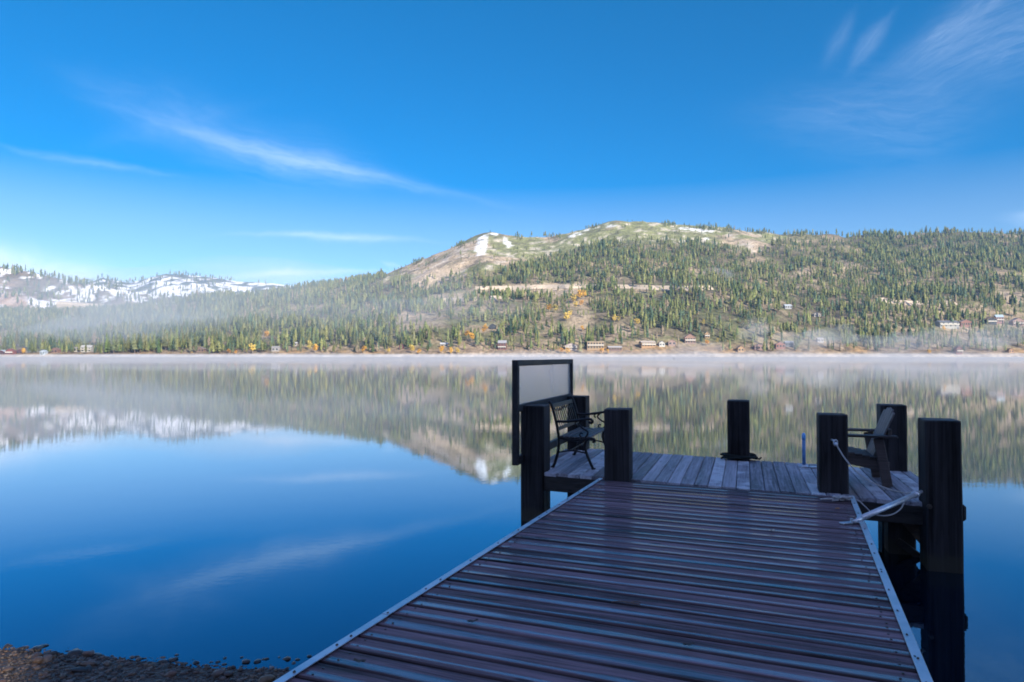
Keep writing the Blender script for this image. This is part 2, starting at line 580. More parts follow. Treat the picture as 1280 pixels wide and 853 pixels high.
X, Y, Fq = grid(np.arange(-2700, 2901, 9.0), np.concatenate([np.arange(SHORE - 40, SHORE + 60, 3.0), np.arange(SHORE + 60, 2350, 9.0)]))
H = main_h(X, Y)
px, py = to_px(X, Y, H)
tl = np.interp(px, treeline[:, 0], treeline[:, 1])
n1, n2, n3 = fbm(X / 90, Y / 90, 31, 4), fbm(X / 28, Y / 28, 41, 4), fbm(X / 160, Y / 60, 51, 3)
c = lerp((0.135, 0.115, 0.075), (0.30, 0.235, 0.155), sstep(0.38, 0.62, n1))
c = lerp(c, (0.11, 0.13, 0.055), 0.6 * sstep(0.5, 0.62, n2))
bald = sstep(6, -3, py - tl) * (px > 400)
cb = lerp((0.38, 0.30, 0.21), (0.215, 0.22, 0.10), sstep(0.40, 0.56, n1 + 0.25 * blob(px, py, 800, 292, 110, 18) + 0.2 * blob(px, py, 650, 308, 40, 14) - 0.22 * blob(px, py, 550, 325, 55, 30)))
n4 = fbm(X / 11, Y / 16, 61, 3)
cb = lerp(cb, (0.52, 0.46, 0.38), 0.8 * sstep(0.56, 0.64, n2 * .5 + n4 * .5))
cb = lerp(cb, (0.13, 0.12, 0.08), 0.7 * sstep(0.46, 0.38, n2 * .5 + n4 * .5))
c = c * (1 - bald[..., None]) + cb * bald[..., None]
tan = np.maximum(np.maximum(blob(px, py, 665, 364, 90, 11, -0.04), blob(px, py, 560, 374, 36, 8, -0.05)), np.maximum(blob(px, py, 1262, 372, 22, 10), blob(px, py, 540, 348, 40, 14, -.4)))
for b in [(520, 402, 40, 14), (775, 415, 18, 10), (1055, 331, 26, 6), (1010, 340, 24, 6), (725, 405, 18, 26)]:
    tan = np.maximum(tan, 0.7 * blob(px, py, *b))
c = lerp(c, (0.50, 0.39, 0.275), tan * (0.45 + 0.5 * n2))
snow = np.maximum(blob(px, py, 602, 306, 8, 17, 0.25), 0.85 * blob(px, py, 634, 303, 4, 13, -0.6))
snow = np.maximum(snow, 0.8 * blob(px, py, 612, 293, 14, 2.5))
snow = np.maximum(snow, np.maximum(blob(px, py, 735, 288, 42, 2.6, -0.33) * 0.7, np.maximum(blob(px, py, 872, 287, 30, 2.4, .1) * .8, np.maximum(blob(px, py, 882, 294, 3.4, 9, -.3) * .7, blob(px, py, 762, 282, 14, 2)*.7))))
snow = np.clip(sstep(0.60, 0.70, snow * 0.42 + n2 * 0.32 + n4 * 0.36), 0, 1) * (snow > 0.05)
c = lerp(c, (0.80, 0.81, 0.83), snow)
beach = (1 - sstep(5, 13, Y - SHORE + 6 * (n2 - 0.5)))
c = lerp(c, (0.38, 0.32, 0.26), beach)
bankm = sstep(5, 13, Y - SHORE) * (1 - sstep(22, 60, Y - SHORE + 30 * (n1 - .5)))
c = lerp(c, (0.27, 0.20, 0.14), bankm * 0.75)
c = lerp(c, (0.36, 0.22, 0.10), bankm * sstep(0.56, 0.64, n2) * 0.6)
me = np_mesh('hillside', np.stack([X, Y, H], -1).reshape(-1, 3), Fq, hill_mat, c.reshape(-1, 3), True)
tag(link('hillside', me), kind='structure')


def back_hill(name, ridge, Yc, Y0, seed, snow_from, colfn):
    rp = np.array(ridge, float)
    X, Y, Fq = grid(np.arange(rp[0, 0] - CX, rp[-1, 0] - CX, 3.2) / F * Yc, np.linspace(Y0, Yc * 1.12, 90))
    X = X * (0.5 + 0.5 * Y / Yc)
    px = CX + F * X / Y
    yr = np.interp(px, rp[:, 0], rp[:, 1])
    hc = (HORIZON - yr) / F * Yc
    t = (Y - Y0) / (Yc - Y0)
    s = np.where(t < 1, t ** 0.8, 1 - 1.5 * (t - 1))
    H = hc * s + np.clip(t * 4, 0, 1) * np.clip((1.04 - t) * 4, 0.06, 1) * (fbm(X / 300, Y / 300, seed, 4) - 0.5) * 95
    px, py = to_px(X, Y, H)
    c = colfn(X, Y, px, py)
    me = np_mesh(name, np.stack([X, Y, H], -1).reshape(-1, 3), Fq, hill_mat, c.reshape(-1, 3), True)
    tag(link(name, me), kind='structure')
    return X, Y, H, px, py


def snow_near(X, Y, px, py):
    n, m = fbm(X / 120, Y / 120, 71, 4), fbm(X / 30, Y / 30, 73, 4)
    c = lerp((0.16, 0.13, 0.09), (0.26, 0.20, 0.15), sstep(0.4, 0.6, n))
    s = sstep(0.505, 0.565, m * 0.7 + n * 0.3 + 0.06 * blob(px, py, 140, 366, 70, 14)) * sstep(392, 378, py) * sstep(-60, 40, px + 30)
    s = s * (1 - 0.85 * blob(px, py, 12, 374, 26, 10))
    c = lerp(c, (0.38, 0.24, 0.16), blob(px, py, 12, 374, 26, 10) * 0.7)
    return lerp(c, (0.80, 0.80, 0.82), np.clip(s, 0, 1))


def snow_far(X, Y, px, py):
    n, m = fbm(X / 230, Y / 230, 81, 4), fbm(X / 55, Y / 40, 83, 4)
    c = lerp((0.10, 0.12, 0.10), (0.20, 0.18, 0.15), sstep(0.4, 0.6, m))
    s = sstep(0.474, 0.53, m * 0.7 + n * 0.3 + 0.07 * blob(px, py, 320, 362, 70, 10) + 0.04 * blob(px, py, 225, 360, 40, 14)) * sstep(390, 374, py) * sstep(338, 346, py)
    c = lerp(c, (0.85, 0.85, 0.87), np.clip(s, 0, 1))
    return lerp(c, (0.34, 0.27, 0.21), 0.7 * blob(px, py, 405, 357, 22, 5))


A = back_hill('snowy_hill', [(-700, 330), (-300, 318), (-60, 326), (0, 333), (30, 338), (60, 344), (90, 351), (120, 355), (150, 360), (200, 369), (260, 382), (330, 396), (420, 420)], 2700.0, 2150.0, 61, 0, snow_near)
B = back_hill('snowy_mountain', [(-400, 372), (0, 366), (95, 356), (118, 350), (126, 346.5), (134, 348), (160, 352), (185, 346), (205, 341.5), (240, 343.5), (270, 347), (300, 351), (340, 353.5), (380, 358), (400, 356), (430, 352), (470, 356), (560, 370), (760, 400)], 4300.0, 3000.0, 65, 0, snow_far)


def locate(px, py, h=0.0):
    """where the line of sight through a photo pixel meets the main hillside"""
    Ys = np.arange(SHORE + 2, CREST + 40, 2.0)
    Xs = (px - CX) / F * Ys
    hy = to_px(Xs, Ys, main_h(Xs, Ys) + h)[1]
    k = int(np.argmax(hy <= py))
    if hy[k] > py: k = len(Ys) - 1
    return float(Xs[k]), float(Ys[k]), float(main_h(Xs[k:k + 1], Ys[k:k + 1])[0])


# roads benched into the hillside
road_mat = plain_mat('road_dirt', (0.46, 0.38, 0.29), 0.9, 0, 0.2, 0.2, 0.1)
for pts, wd in (([(592, 361.5), (640, 361), (690, 359.5), (740, 359), (790, 360), (850, 362), (900, 361)], 9.0), ([(536, 377.5), (580, 376), (630, 373), (660, 372.5)], 7.0), ([(1100, 376), (1130, 380), (1165, 381), (1200, 379)], 6.0)):
    P3 = []
    dense = [(pts[i][0] + (pts[i + 1][0] - pts[i][0]) * k / 6, pts[i][1] + (pts[i + 1][1] - pts[i][1]) * k / 6) for i in range(len(pts) - 1) for k in range(6)]
    for (a, b) in dense:
        P3.append(locate(a, b))
    m = MB()
    vs, fs = [], []
    for (x, y, z) in P3:
        vs += [(x, y - wd / 2, z + 1.2), (x, y + wd / 2, z + 2.4), (x, y - wd / 2 - 5, z - 3.5), (x, y + wd / 2 + 6, z + 6.5)]
    for i in range(len(P3) - 1):
        b = i * 4
        fs += [(b, b + 4, b + 5, b + 1), (b + 2, b + 6, b + 4, b), (b + 1, b + 5, b + 7, b + 3)]
    m.add(vs, fs)
    tag(m.build('road', road_mat), kind='structure')
m = MB()
vs, fs = [], []
pts = [(70, 377), (110, 380), (150, 383), (200, 385.5), (240, 387)]
for i in range(len(pts)):
    Yr = 2190 + i * 6
    p = at_y(pts[i][0], pts[i][1], Yr)
    vs += [(p.x, p.y, p.z - 7), (p.x, p.y + 3, p.z - 1), (p.x, p.y + 12, p.z), (p.x, p.y + 18, p.z + 3), (p.x, p.y + 10, p.z - 40)]
for i in range(len(pts) - 1):
    b = i * 5
    fs += [(b, b + 5, b + 6, b + 1), (b + 1, b + 6, b + 7, b + 2), (b + 2, b + 7, b + 8, b + 3), (b + 4, b + 9, b + 5, b)]
m.add(vs, fs)
tag(m.build('road', road_mat), kind='structure')

# ------------------------------------------------------------------ conifers
def conifer(r, tiers, segs, R0=0.155, start=0.14, trunk=True, ragged=0.45, shape=0.85):
    V, Fc, C = [], [], []
    if trunk:
        k = 5
        for z, rr in ((0.0, 0.016), (start + 0.12, 0.011), (0.6, 0.006)):
            for i in range(k):
                a = 2 * math.pi * i / k
                V.append((rr * math.cos(a), rr * math.sin(a), z)); C.append(2.0)
        for j in range(2):
            for i in range(k):
                a, b = j * k + i, j * k + (i + 1) % k
                Fc += [(a, b, b + k), (a, b + k, a + k)]
    th = (1 - start) / tiers
    lean = (r.random() - .5) * 0.03, (r.random() - .5) * 0.03
    for i in range(tiers):
        f = i / tiers
        z0 = start + (1 - start) * f
        rad = R0 * ((1 - f) ** shape) * (0.82 + 0.4 * r.random()) * (0.62 + 0.38 * min(1, f * 5 + 0.35))
        b = len(V)
        ph = r.random() * 6.28
        for s in range(segs):
            a = ph + 2 * math.pi * s / segs + (r.random() - .5) * 0.5
            q = rad * (1 - ragged * r.random()) * (1.12 if s % 2 else 0.72)
            V.append((q * math.cos(a) + lean[0] * z0, q * math.sin(a) + lean[1] * z0, z0 - th * (0.1 + 0.55 * r.random()) * (1 if s % 2 else 0.2)))
            C.append(0.75 + 0.55 * r.random())
        V.append((lean[0] * z0, lean[1] * z0, min(1.0, z0 + th * (1.75 + 0.4 * r.random()))))
        C.append(0.7)
        for s in range(segs):
            Fc.append((b + s, b + (s + 1) % segs, b + segs))
    return np.array(V), np.array(Fc), np.array(C)


TRUNK = np.array((0.13, 0.095, 0.07))
tree_mat = attr_mat('conifer_foliage', 0.9, 0.3, 0.9, 0.08)
tree_mat_obj = attr_mat('conifer_foliage_near', 0.9, 0.3, 0.9, 0.08, True)

# cabins (planned first so that the woods leave them in view)
# px, base y, width px, height px, wall, roof, pitch kind, floors, label
CAB = [
    (4, 443, 11, 5, (.16, .05, .06), (.50, .58, .68), 'g', 1, 'low maroon boathouse with a pale blue roof at the waterline'),
    (14, 443, 9, 7, (.36, .09, .07), (.30, .12, .11), 'g', 2, 'red two storey cabin with white front on the far shore'),
    (26, 442, 8, 5, (.15, .06, .07), (.20, .09, .09), 'g', 1, 'small dark maroon shed between the red cabin and the blue boathouse'),
    (55, 443, 6, 5, (.52, .60, .68), (.50, .60, .70), 'g', 1, 'small pale blue boathouse standing at the waterline'),
    (70, 441, 9, 6, (.33, .17, .13), (.34, .20, .17), 'g', 1, 'reddish brown cabin beside the pale blue boathouse'),
    (97, 440, 7, 6, (.60, .55, .42), (.42, .38, .33), 's', 1, 'small cream cottage next to the white two storey house'),
    (109, 440, 12, 8, (.68, .64, .55), (.62, .60, .56), 's', 2, 'white and cream two storey house at the edge of the forest'),
    (251, 440, 11, 6, (.30, .18, .13), (.36, .30, .27), 'g', 1, 'brown gabled cabin with a white boat door among dense pines'),
    (345, 439, 9, 6, (.45, .41, .38), (.40, .38, .37), 's', 1, 'plain grey cabin standing between tall trunks'),
    (368, 432, 7, 4, (.48, .44, .40), (.66, .65, .66), 's', 1, 'white roofed hut half hidden in the trees'),
    (502, 436, 5, 6, (.30, .08, .09), (.25, .10, .10), 'g', 2, 'narrow dark red cabin alone among the pines'),
    (555, 434, 9, 5, (.33, .30, .27), (.68, .70, .73), 's', 1, 'cabin with a bright snowy white roof'),
    (616, 411, 8, 6, (.06, .065, .08), (.10, .11, .14), 'g', 1, 'almost black cabin high in the trees above the balconied house'),
    (628, 437, 10, 11, (.28, .11, .09), (.42, .42, .45), 's', 3, 'tall red brown house with stacked white balconies'),
    (714, 437, 15, 8, (.60, .48, .42), (.56, .46, .42), 'g', 2, 'pinkish white house just left of the tan flat roofed house'),
    (744, 437, 21, 10, (.50, .33, .17), (.56, .45, .30), 'f', 2, 'wide flat roofed house, cream above and tan below'),
    (768, 438, 17, 5, (.26, .15, .11), (.60, .58, .57), 's', 1, 'long low brown house under a pale grey roof'),
    (809, 434, 18, 7, (.52, .29, .12), (.62, .52, .42), 's', 2, 'orange tan house with pale roof above a bank'),
    (827, 433, 7, 6, (.66, .64, .58), (.40, .38, .36), 'g', 1, 'small white gabled cottage right of the orange tan house'),
    (840, 432, 9, 7, (.48, .30, .24), (.46, .32, .28), 'g', 1, 'dusty pink cabin between the pines'),
    (862, 430, 13, 12, (.40, .22, .15), (.46, .24, .20), 'g', 2, 'house with a white gable, red roof and brown balcony'),
    (884, 423, 6, 8, (.56, .35, .16), (.40, .28, .18), 'g', 2, 'narrow orange house high on the bank'),
    (925, 440, 8, 7, (.50, .30, .14), (.42, .26, .16), 'g', 1, 'small orange cabin low on the right hand shore'),
    (948, 437, 11, 7, (.46, .28, .23), (.48, .32, .27), 'g', 1, 'rose coloured cabin at the edge of the mist'),
    (975, 436, 11, 8, (.45, .20, .16), (.40, .30, .28), 'g', 1, 'brick red cabin seen through drifting mist'),
    (986, 433, 10, 6, (.20, .21, .25), (.34, .38, .46), 's', 1, 'blue grey roofed house with a dark slope in the mist'),
    (1025, 428, 7, 5, (.60, .56, .54), (.60, .57, .56), 's', 1, 'small pale hut in the mist'),
    (985, 386, 9, 5, (.45, .46, .48), (.60, .70, .80), 's', 1, 'cabin with an icy blue roof high on the wooded slope'),
    (1021, 396, 8, 5, (.55, .48, .42), (.60, .55, .50), 'g', 1, 'pale cabin in a gap on the wooded slope'),
    (1183, 409, 24, 8, (.50, .49, .45), (.22, .23, .26), 's', 2, 'long white building with dark bays below a charcoal roof'),
    (1206, 408, 14, 8, (.36, .16, .12), (.44, .33, .26), 'g', 1, 'rust red house joined to the end of the white building'),
    (1238, 405, 12, 9, (.045, .05, .06), (.52, .33, .20), 'g', 2, 'black house with sunlit orange gable'),
    (1249, 404, 9, 10, (.42, .20, .18), (.42, .58, .68), 's', 2, 'house with a steep pale blue roof and red door'),
    (1272, 408, 15, 10, (.46, .28, .23), (.44, .32, .28), 'g', 2, 'pink brown house with white railings on the right slope'),
    (1197, 442, 8, 9, (.26, .09, .08), (.28, .14, .12), 'g', 2, 'dark red boathouse at the waterline below the white building'),
    (1262, 441, 6, 5, (.50, .26, .12), (.36, .22, .14), 'g', 1, 'little orange shed near the waterline on the right'),
]
CABPOS = []
for cb_ in CAB:
    x, y, z = locate(cb_[0], cb_[1])
    CABPOS.append((cb_[0], cb_[1], cb_[2], cb_[3], y))

ASP = [(718, 380, 9), (724, 376, 11), (730, 374, 10), (727, 384, 8), (720, 387, 8), (687, 391, 9), (695, 391, 8), (709, 404, 10), (713, 396, 6), (728, 415, 6), (768, 405, 8), (774, 403, 6), (606, 419, 9), (607, 412, 6), (589, 428, 9), (584, 424, 8),
       (515, 443, 9), (524, 444, 6), (553, 443, 8), (563, 444, 8), (572, 444, 7), (333, 424, 9), (316, 442, 9), (386, 439, 10), (394, 442, 9), (286, 444, 7), (295, 445, 5), (709, 444, 8), (702, 443, 7), (752, 445, 8), (760, 445, 6), (30, 444, 7), (884, 433, 7), (1180, 415, 6), (1161, 445, 6), (797, 408, 7), (455, 444, 8), (486, 443, 6), (880, 408, 7), (897, 430, 6)]

# scatter over the main hillside
N = 96000
Yt = np.sqrt(rng.random(N) * (2010.0 ** 2 - (SHORE + 12) ** 2) + (SHORE + 12) ** 2)
Xt = (rng.random(N) * 2.5 - 1.25) * Yt
Ht = main_h(Xt, Yt)
pxt, pyt = to_px(Xt, Yt, Ht)
dens = density(pxt, pyt, Xt, Yt)
nearshore = sstep(SHORE + 8, SHORE + 45, Yt)
keep = rng.random(N) < dens * (0.72 + 0.28 * nearshore)
hgt = (9.5 + 11 * rng.random(N) ** 1.3) * (0.62 + 0.80 * fbm(Xt / 110, Yt / 110, 91, 3))
hgt *= np.where(pxt < 480, 1.12, 1.0)
hgt = np.where(rng.random(N) < 0.25, hgt * 0.55, hgt * (0.9 + 0.25 * rng.random(N)))
hgt = np.where(pyt < np.interp(pxt, treeline[:, 0], treeline[:, 1]) - 4, hgt * 0.75, hgt)
top = hgt * F / Yt
for (cx_, cy_, cw, ch, cyd) in CABPOS:
    infront = (Yt < cyd + 9) & (np.abs(pxt - cx_) < cw * 0.5 + 2.5) & (pyt - top < cy_ - 1) & (pyt > cy_ - ch * 1.2)
    keep &= ~(infront & (rng.random(N) < 0.86))
for (ax, ay, ah) in ASP:
    keep &= ~((np.abs(pxt - ax) < 5.5) & (pyt - top < ay - 1) & (pyt >= ay - 2) & (pyt - ay < 16))
Xt, Yt, Ht, hgt, pxt, pyt = Xt[keep], Yt[keep], Ht[keep], hgt[keep], pxt[keep], pyt[keep]
# extra woods: snowy hills (placed on their own surfaces)
ex = []
for (gX, gY, gH, gpx, gpy), want in ((A, 9000), (B, 9000)):
    ii = rng.integers(0, gX.shape[0] - 1, 90000), rng.integers(0, gX.shape[1] - 1, 90000)
    fx, fy = rng.random(90000), rng.random(90000)

    def bil(g):
        return (g[ii] * (1 - fx) + g[ii[0], ii[1] + 1] * fx) * (1 - fy) + (g[ii[0] + 1, ii[1]] * (1 - fx) + g[ii[0] + 1, ii[1] + 1] * fx) * fy
    x, y, h = bil(gX), bil(gY), bil(gH)
    p, q = to_px(x, y, h)
    if gX is A[0]:
        rid = np.interp(p, [-60, 0, 60, 100, 150, 260], [326, 333, 344, 352, 360, 382])
        d = 0.22 + 0.9 * sstep(10, 4, q - rid) * sstep(170, 90, p) * sstep(-1, .5, fbm(x / 60, y / 60, 5, 2)) + 0.9 * sstep(383, 390, q) + 0.5 * sstep(0.55, 0.65, fbm(x / 90, y / 90, 15, 3))
        d *= np.where(np.abs(q - 380 - (p - 70) * 0.06) < 2.5, 0.15, 1)
    else:
        n = fbm(x / 180, y / 180, 27, 3)
        rid = np.interp(p, [95, 160, 185, 205, 240, 270, 300, 380], [356, 352, 346, 341, 343, 347, 351, 358])
        d = 0.13 + 0.8 * sstep(6, 2, q - rid) * (p < 290) + 0.8 * sstep(0.52, 0.6, n) * (p < 290) + 0.9 * sstep(370, 378, q)
    ok = np.where((rng.random(90000) < d) & (p > -500) & (p < 620))[0][:want]
    ex.append((x[ok], y[ok], h[ok], (9 + 13 * rng.random(len(ok))) * (1.45 if gX is A[0] else 1.6)))
Xa = np.concatenate([Xt] + [e[0] for e in ex]); Ya = np.concatenate([Yt] + [e[1] for e in ex])
Ha = np.concatenate([Ht] + [e[2] for e in ex]); hg = np.concatenate([hgt] + [e[3] for e in ex])
pxa, pya = to_px(Xa, Ya, Ha)
sizes = np.where((pxa > 2) & (pxa < 1278) & (Ya < 1100), hg / Ya, 0)
order = np.argsort(-sizes)
solo, rest = order[:300], order[300:]

gb = np.array([(0.050, 0.066, 0.028), (0.075, 0.088, 0.034), (0.042, 0.062, 0.040), (0.095, 0.100, 0.042), (0.088, 0.092, 0.040)]) * np.array((1.95, 1.90, 1.75))
n_solo_kind = 10
variants = [conifer(random, 11, 9, 0.12 + 0.07 * random.random(), 0.10 + 0.14 * random.random(), True, 0.5, random.choice((.85, .85, .6))) for _ in range(n_solo_kind)]
solo_mesh = []
for k, (V, Fc, C) in enumerate(variants):
    base = gb[k % 5]
    col = np.where((C > 1.5)[:, None], TRUNK, base * np.minimum(C, 1.4)[:, None])
    solo_mesh.append(np_mesh('conifer_tree', V, Fc, tree_mat_obj, col))
for i in solo:
    o = link('conifer_tree', solo_mesh[random.randrange(n_solo_kind)])
    o.location = (Xa[i], Ya[i], Ha[i] - 0.3)
    s = hg[i]
    w = s * random.uniform(0.85, 1.25)
    o.scale = (w, w, s)
    o.rotation_euler = (0, 0, random.random() * 6.28)
    tag(o, 'green conifer in the closest rows of trees along the far shore', 'tree', 'conifers along the far shore')

lowv = [conifer(random, 6, 7, 0.12 + 0.10 * random.random(), 0.08 + 0.16 * random.random()) if q < 8 else conifer(random, 6, 7, 0.17 + 0.10 * random.random(), 0.22 + 0.16 * random.random(), True, 0.5, 0.5) for q in range(14)]
VV, FF, CC = [], [], []
base_i = 0
which = rng.integers(0, 14, len(rest))
for k in range(14):
    V, Fc, C = lowv[k]
    idx = rest[which == k]
    n = len(idx)
    if n == 0: continue
    a = rng.random(n) * 6.28
    w = hg[idx] * (0.85 + 0.45 * rng.random(n))
    ca, sa = np.cos(a), np.sin(a)
    P = np.empty((n, len(V), 3))
    P[:, :, 0] = Xa[idx][:, None] + w[:, None] * (V[None, :, 0] * ca[:, None] - V[None, :, 1] * sa[:, None])
    P[:, :, 1] = Ya[idx][:, None] + w[:, None] * (V[None, :, 0] * sa[:, None] + V[None, :, 1] * ca[:, None])
    P[:, :, 2] = Ha[idx][:, None] - 0.4 + hg[idx][:, None] * V[None, :, 2]
    g = gb[rng.integers(0, 5, n)] * (0.55 + 0.72 * rng.random(n))[:, None]
    dead = rng.random(n) < 0.035
    g[dead] = (0.24, 0.19, 0.13)
    cc = np.where((C > 1.5)[None, :, None], TRUNK[None, None, :], g[:, None, :] * np.minimum(C, 1.4)[None, :, None])
    VV.append(P.reshape(-1, 3)); CC.append(cc.reshape(-1, 3))
    FF.append((Fc[None] + (np.arange(n) * len(V))[:, None, None]).reshape(-1, 3) + base_i)
    base_i += n * len(V)
o = link('conifer_forest', np_mesh('conifer_forest', np.concatenate(VV), np.concatenate(FF), tree_mat, np.concatenate(CC)))
tag(o, 'dense conifer forest covering the hills beyond the lake', 'forest', kind='stuff')

# golden aspens
def leafy(r, n=150):
    V, Fc, C = [], [], []
    k = 5
    for z, rr in ((0.0, 0.03), (0.55, 0.012)):
        for i in range(k):
            a = 2 * math.pi * i / k
            V.append((rr * math.cos(a), rr * math.sin(a), z)); C.append(2.0)
    for i in range(k):
        Fc += [(i, (i + 1) % k, k + (i + 1) % k), (i, k + (i + 1) % k, k + i)]
    lobes = [(Vector((r.uniform(-.16, .16), r.uniform(-.16, .16), r.uniform(.35, .85))), r.uniform(.13, .24)) for _ in range(7)]
    for _ in range(n):
        c, rad = r.choice(lobes)
        p = c + Vector((r.gauss(0, 1), r.gauss(0, 1), r.gauss(0, 1))).normalized() * rad * r.uniform(.6, 1.05)
        s = r.uniform(.05, .09)
        u = Vector((r.gauss(0, 1), r.gauss(0, 1), r.gauss(0, 1))).normalized()
        w = u.orthogonal().normalized()
        b = len(V)
        for q in (p + u * s, p - u * s * .5 + w * s * .8, p - u * s * .5 - w * s * .8):
            V.append((q.x, q.y, max(q.z, .05))); C.append(r.uniform(.7, 1.25))
        Fc.append((b, b + 1, b + 2))
    return np.array(V), np.array(Fc), np.array(C)


asp_mesh = []
for k in range(5):
    V, Fc, C = leafy(random)
    b = np.array([(.58, .34, .07), (.56, .40, .10), (.50, .27, .08), (.45, .36, .11), (.60, .33, .06)][k])
    asp_mesh.append(np_mesh('aspen_tree', V, Fc, tree_mat, np.where((C > 1.5)[:, None], (.3, .26, .2), b * np.minimum(C, 1.3)[:, None])))
for (ax, ay, ah) in ASP:
    x, y, z = locate(ax, min(ay, 444.5))
    o = link('aspen_tree', asp_mesh[random.randrange(5)])
    o.location = (x, y, z - 0.2)
    h = ah * 1.35 * y / F
    o.scale = (h * random.uniform(.8, 1.1), h * random.uniform(.8, 1.1), h)
    o.rotation_euler = (0, 0, random.random() * 6)
    if ay > 420:
        tag(o, 'golden aspen in autumn leaf low down near the far waterline', 'tree', 'golden aspens near the far waterline')
    else:
        tag(o, 'golden aspen in autumn leaf up among the hillside conifers', 'tree', 'golden aspens up the hillside')

# scrub on the bald summit
VV, FF, CC = [], [], []
base_i = 0
scr_ = [leafy(random, 9) for _ in range(5)]
nS = 9000
sy = 1350 + 620 * rng.random(nS)
sx = (rng.random(nS) * .62 - .22) * sy
sz = main_h(sx, sy)
spx, spy = to_px(sx, sy, sz)
stl = np.interp(spx, treeline[:, 0], treeline[:, 1])
okS = (spy < stl + 4) & (spx > 430) & (fbm(sx / 35, sy / 35, 99, 3) > 0.47)
for i in np.where(okS)[0]:
    V, Fc, C = scr_[i % 5]
    hS = random.uniform(1.2, 3.2)
    V = V - np.array((0, 0, .3))
    VV.append(np.stack([sx[i] + V[:, 0] * hS * 2.0, sy[i] + V[:, 1] * hS * 2.0, sz[i] + V[:, 2] * hS], 1)); FF.append(Fc + base_i); base_i += len(V)
    CC.append(np.array((.085, .095, .045)) * np.minimum(C, 1.2)[:, None] * random.uniform(.6, 1.5))
o = link('summit_scrub', np_mesh('summit_scrub', np.concatenate(VV), np.concatenate(FF), tree_mat, np.concatenate(CC)))
tag(o, 'low scrub dotted over the bald hilltop', 'scrub', kind='stuff')

# low shrubs on the far bank
VV, FF, CC = [], [], []
base_i = 0
shr = [leafy(random, 26) for _ in range(6)]
scol = np.array([(.30, .20, .10), (.24, .19, .11), (.17, .17, .08), (.38, .26, .10), (.22, .15, .11), (.13, .15, .07)])
nS = 900
sx = (rng.random(nS) * 1.56 - .78) * SHORE
sy = SHORE + 7 + 75 * rng.random(nS) ** 1.7
sy = np.where(rng.random(nS) < .25, sy + 130 * rng.random(nS), sy)
sx = sx * sy / SHORE
sz = main_h(sx, sy)
for i in range(nS):
    V, Fc, C = shr[i % 6]
    hS = random.uniform(1.2, 4.0)
    V = V - np.array((0, 0, .3))
    P = np.stack([sx[i] + V[:, 0] * hS * 1.7, sy[i] + V[:, 1] * hS * 1.7, sz[i] + V[:, 2] * hS], 1)
    VV.append(P); FF.append(Fc + base_i); base_i += len(V)
    CC.append(scol[random.randrange(6)] * np.minimum(C, 1.2)[:, None] * random.uniform(.7, 1.3))
o = link('bank_shrubs', np_mesh('bank_shrubs', np.concatenate(VV), np.concatenate(FF), tree_mat, np.concatenate(CC)))
tag(o, 'rusty and green shrubs along the far bank', 'shrubs', kind='stuff')

# cabins
mats = {}


def cmat(prefix, c):
    key = (prefix, c)
    if key not in mats:
        mats[key] = plain_mat(prefix, c, 0.75, 0, 0.15, 0.8, 0.2)
    return mats[key]


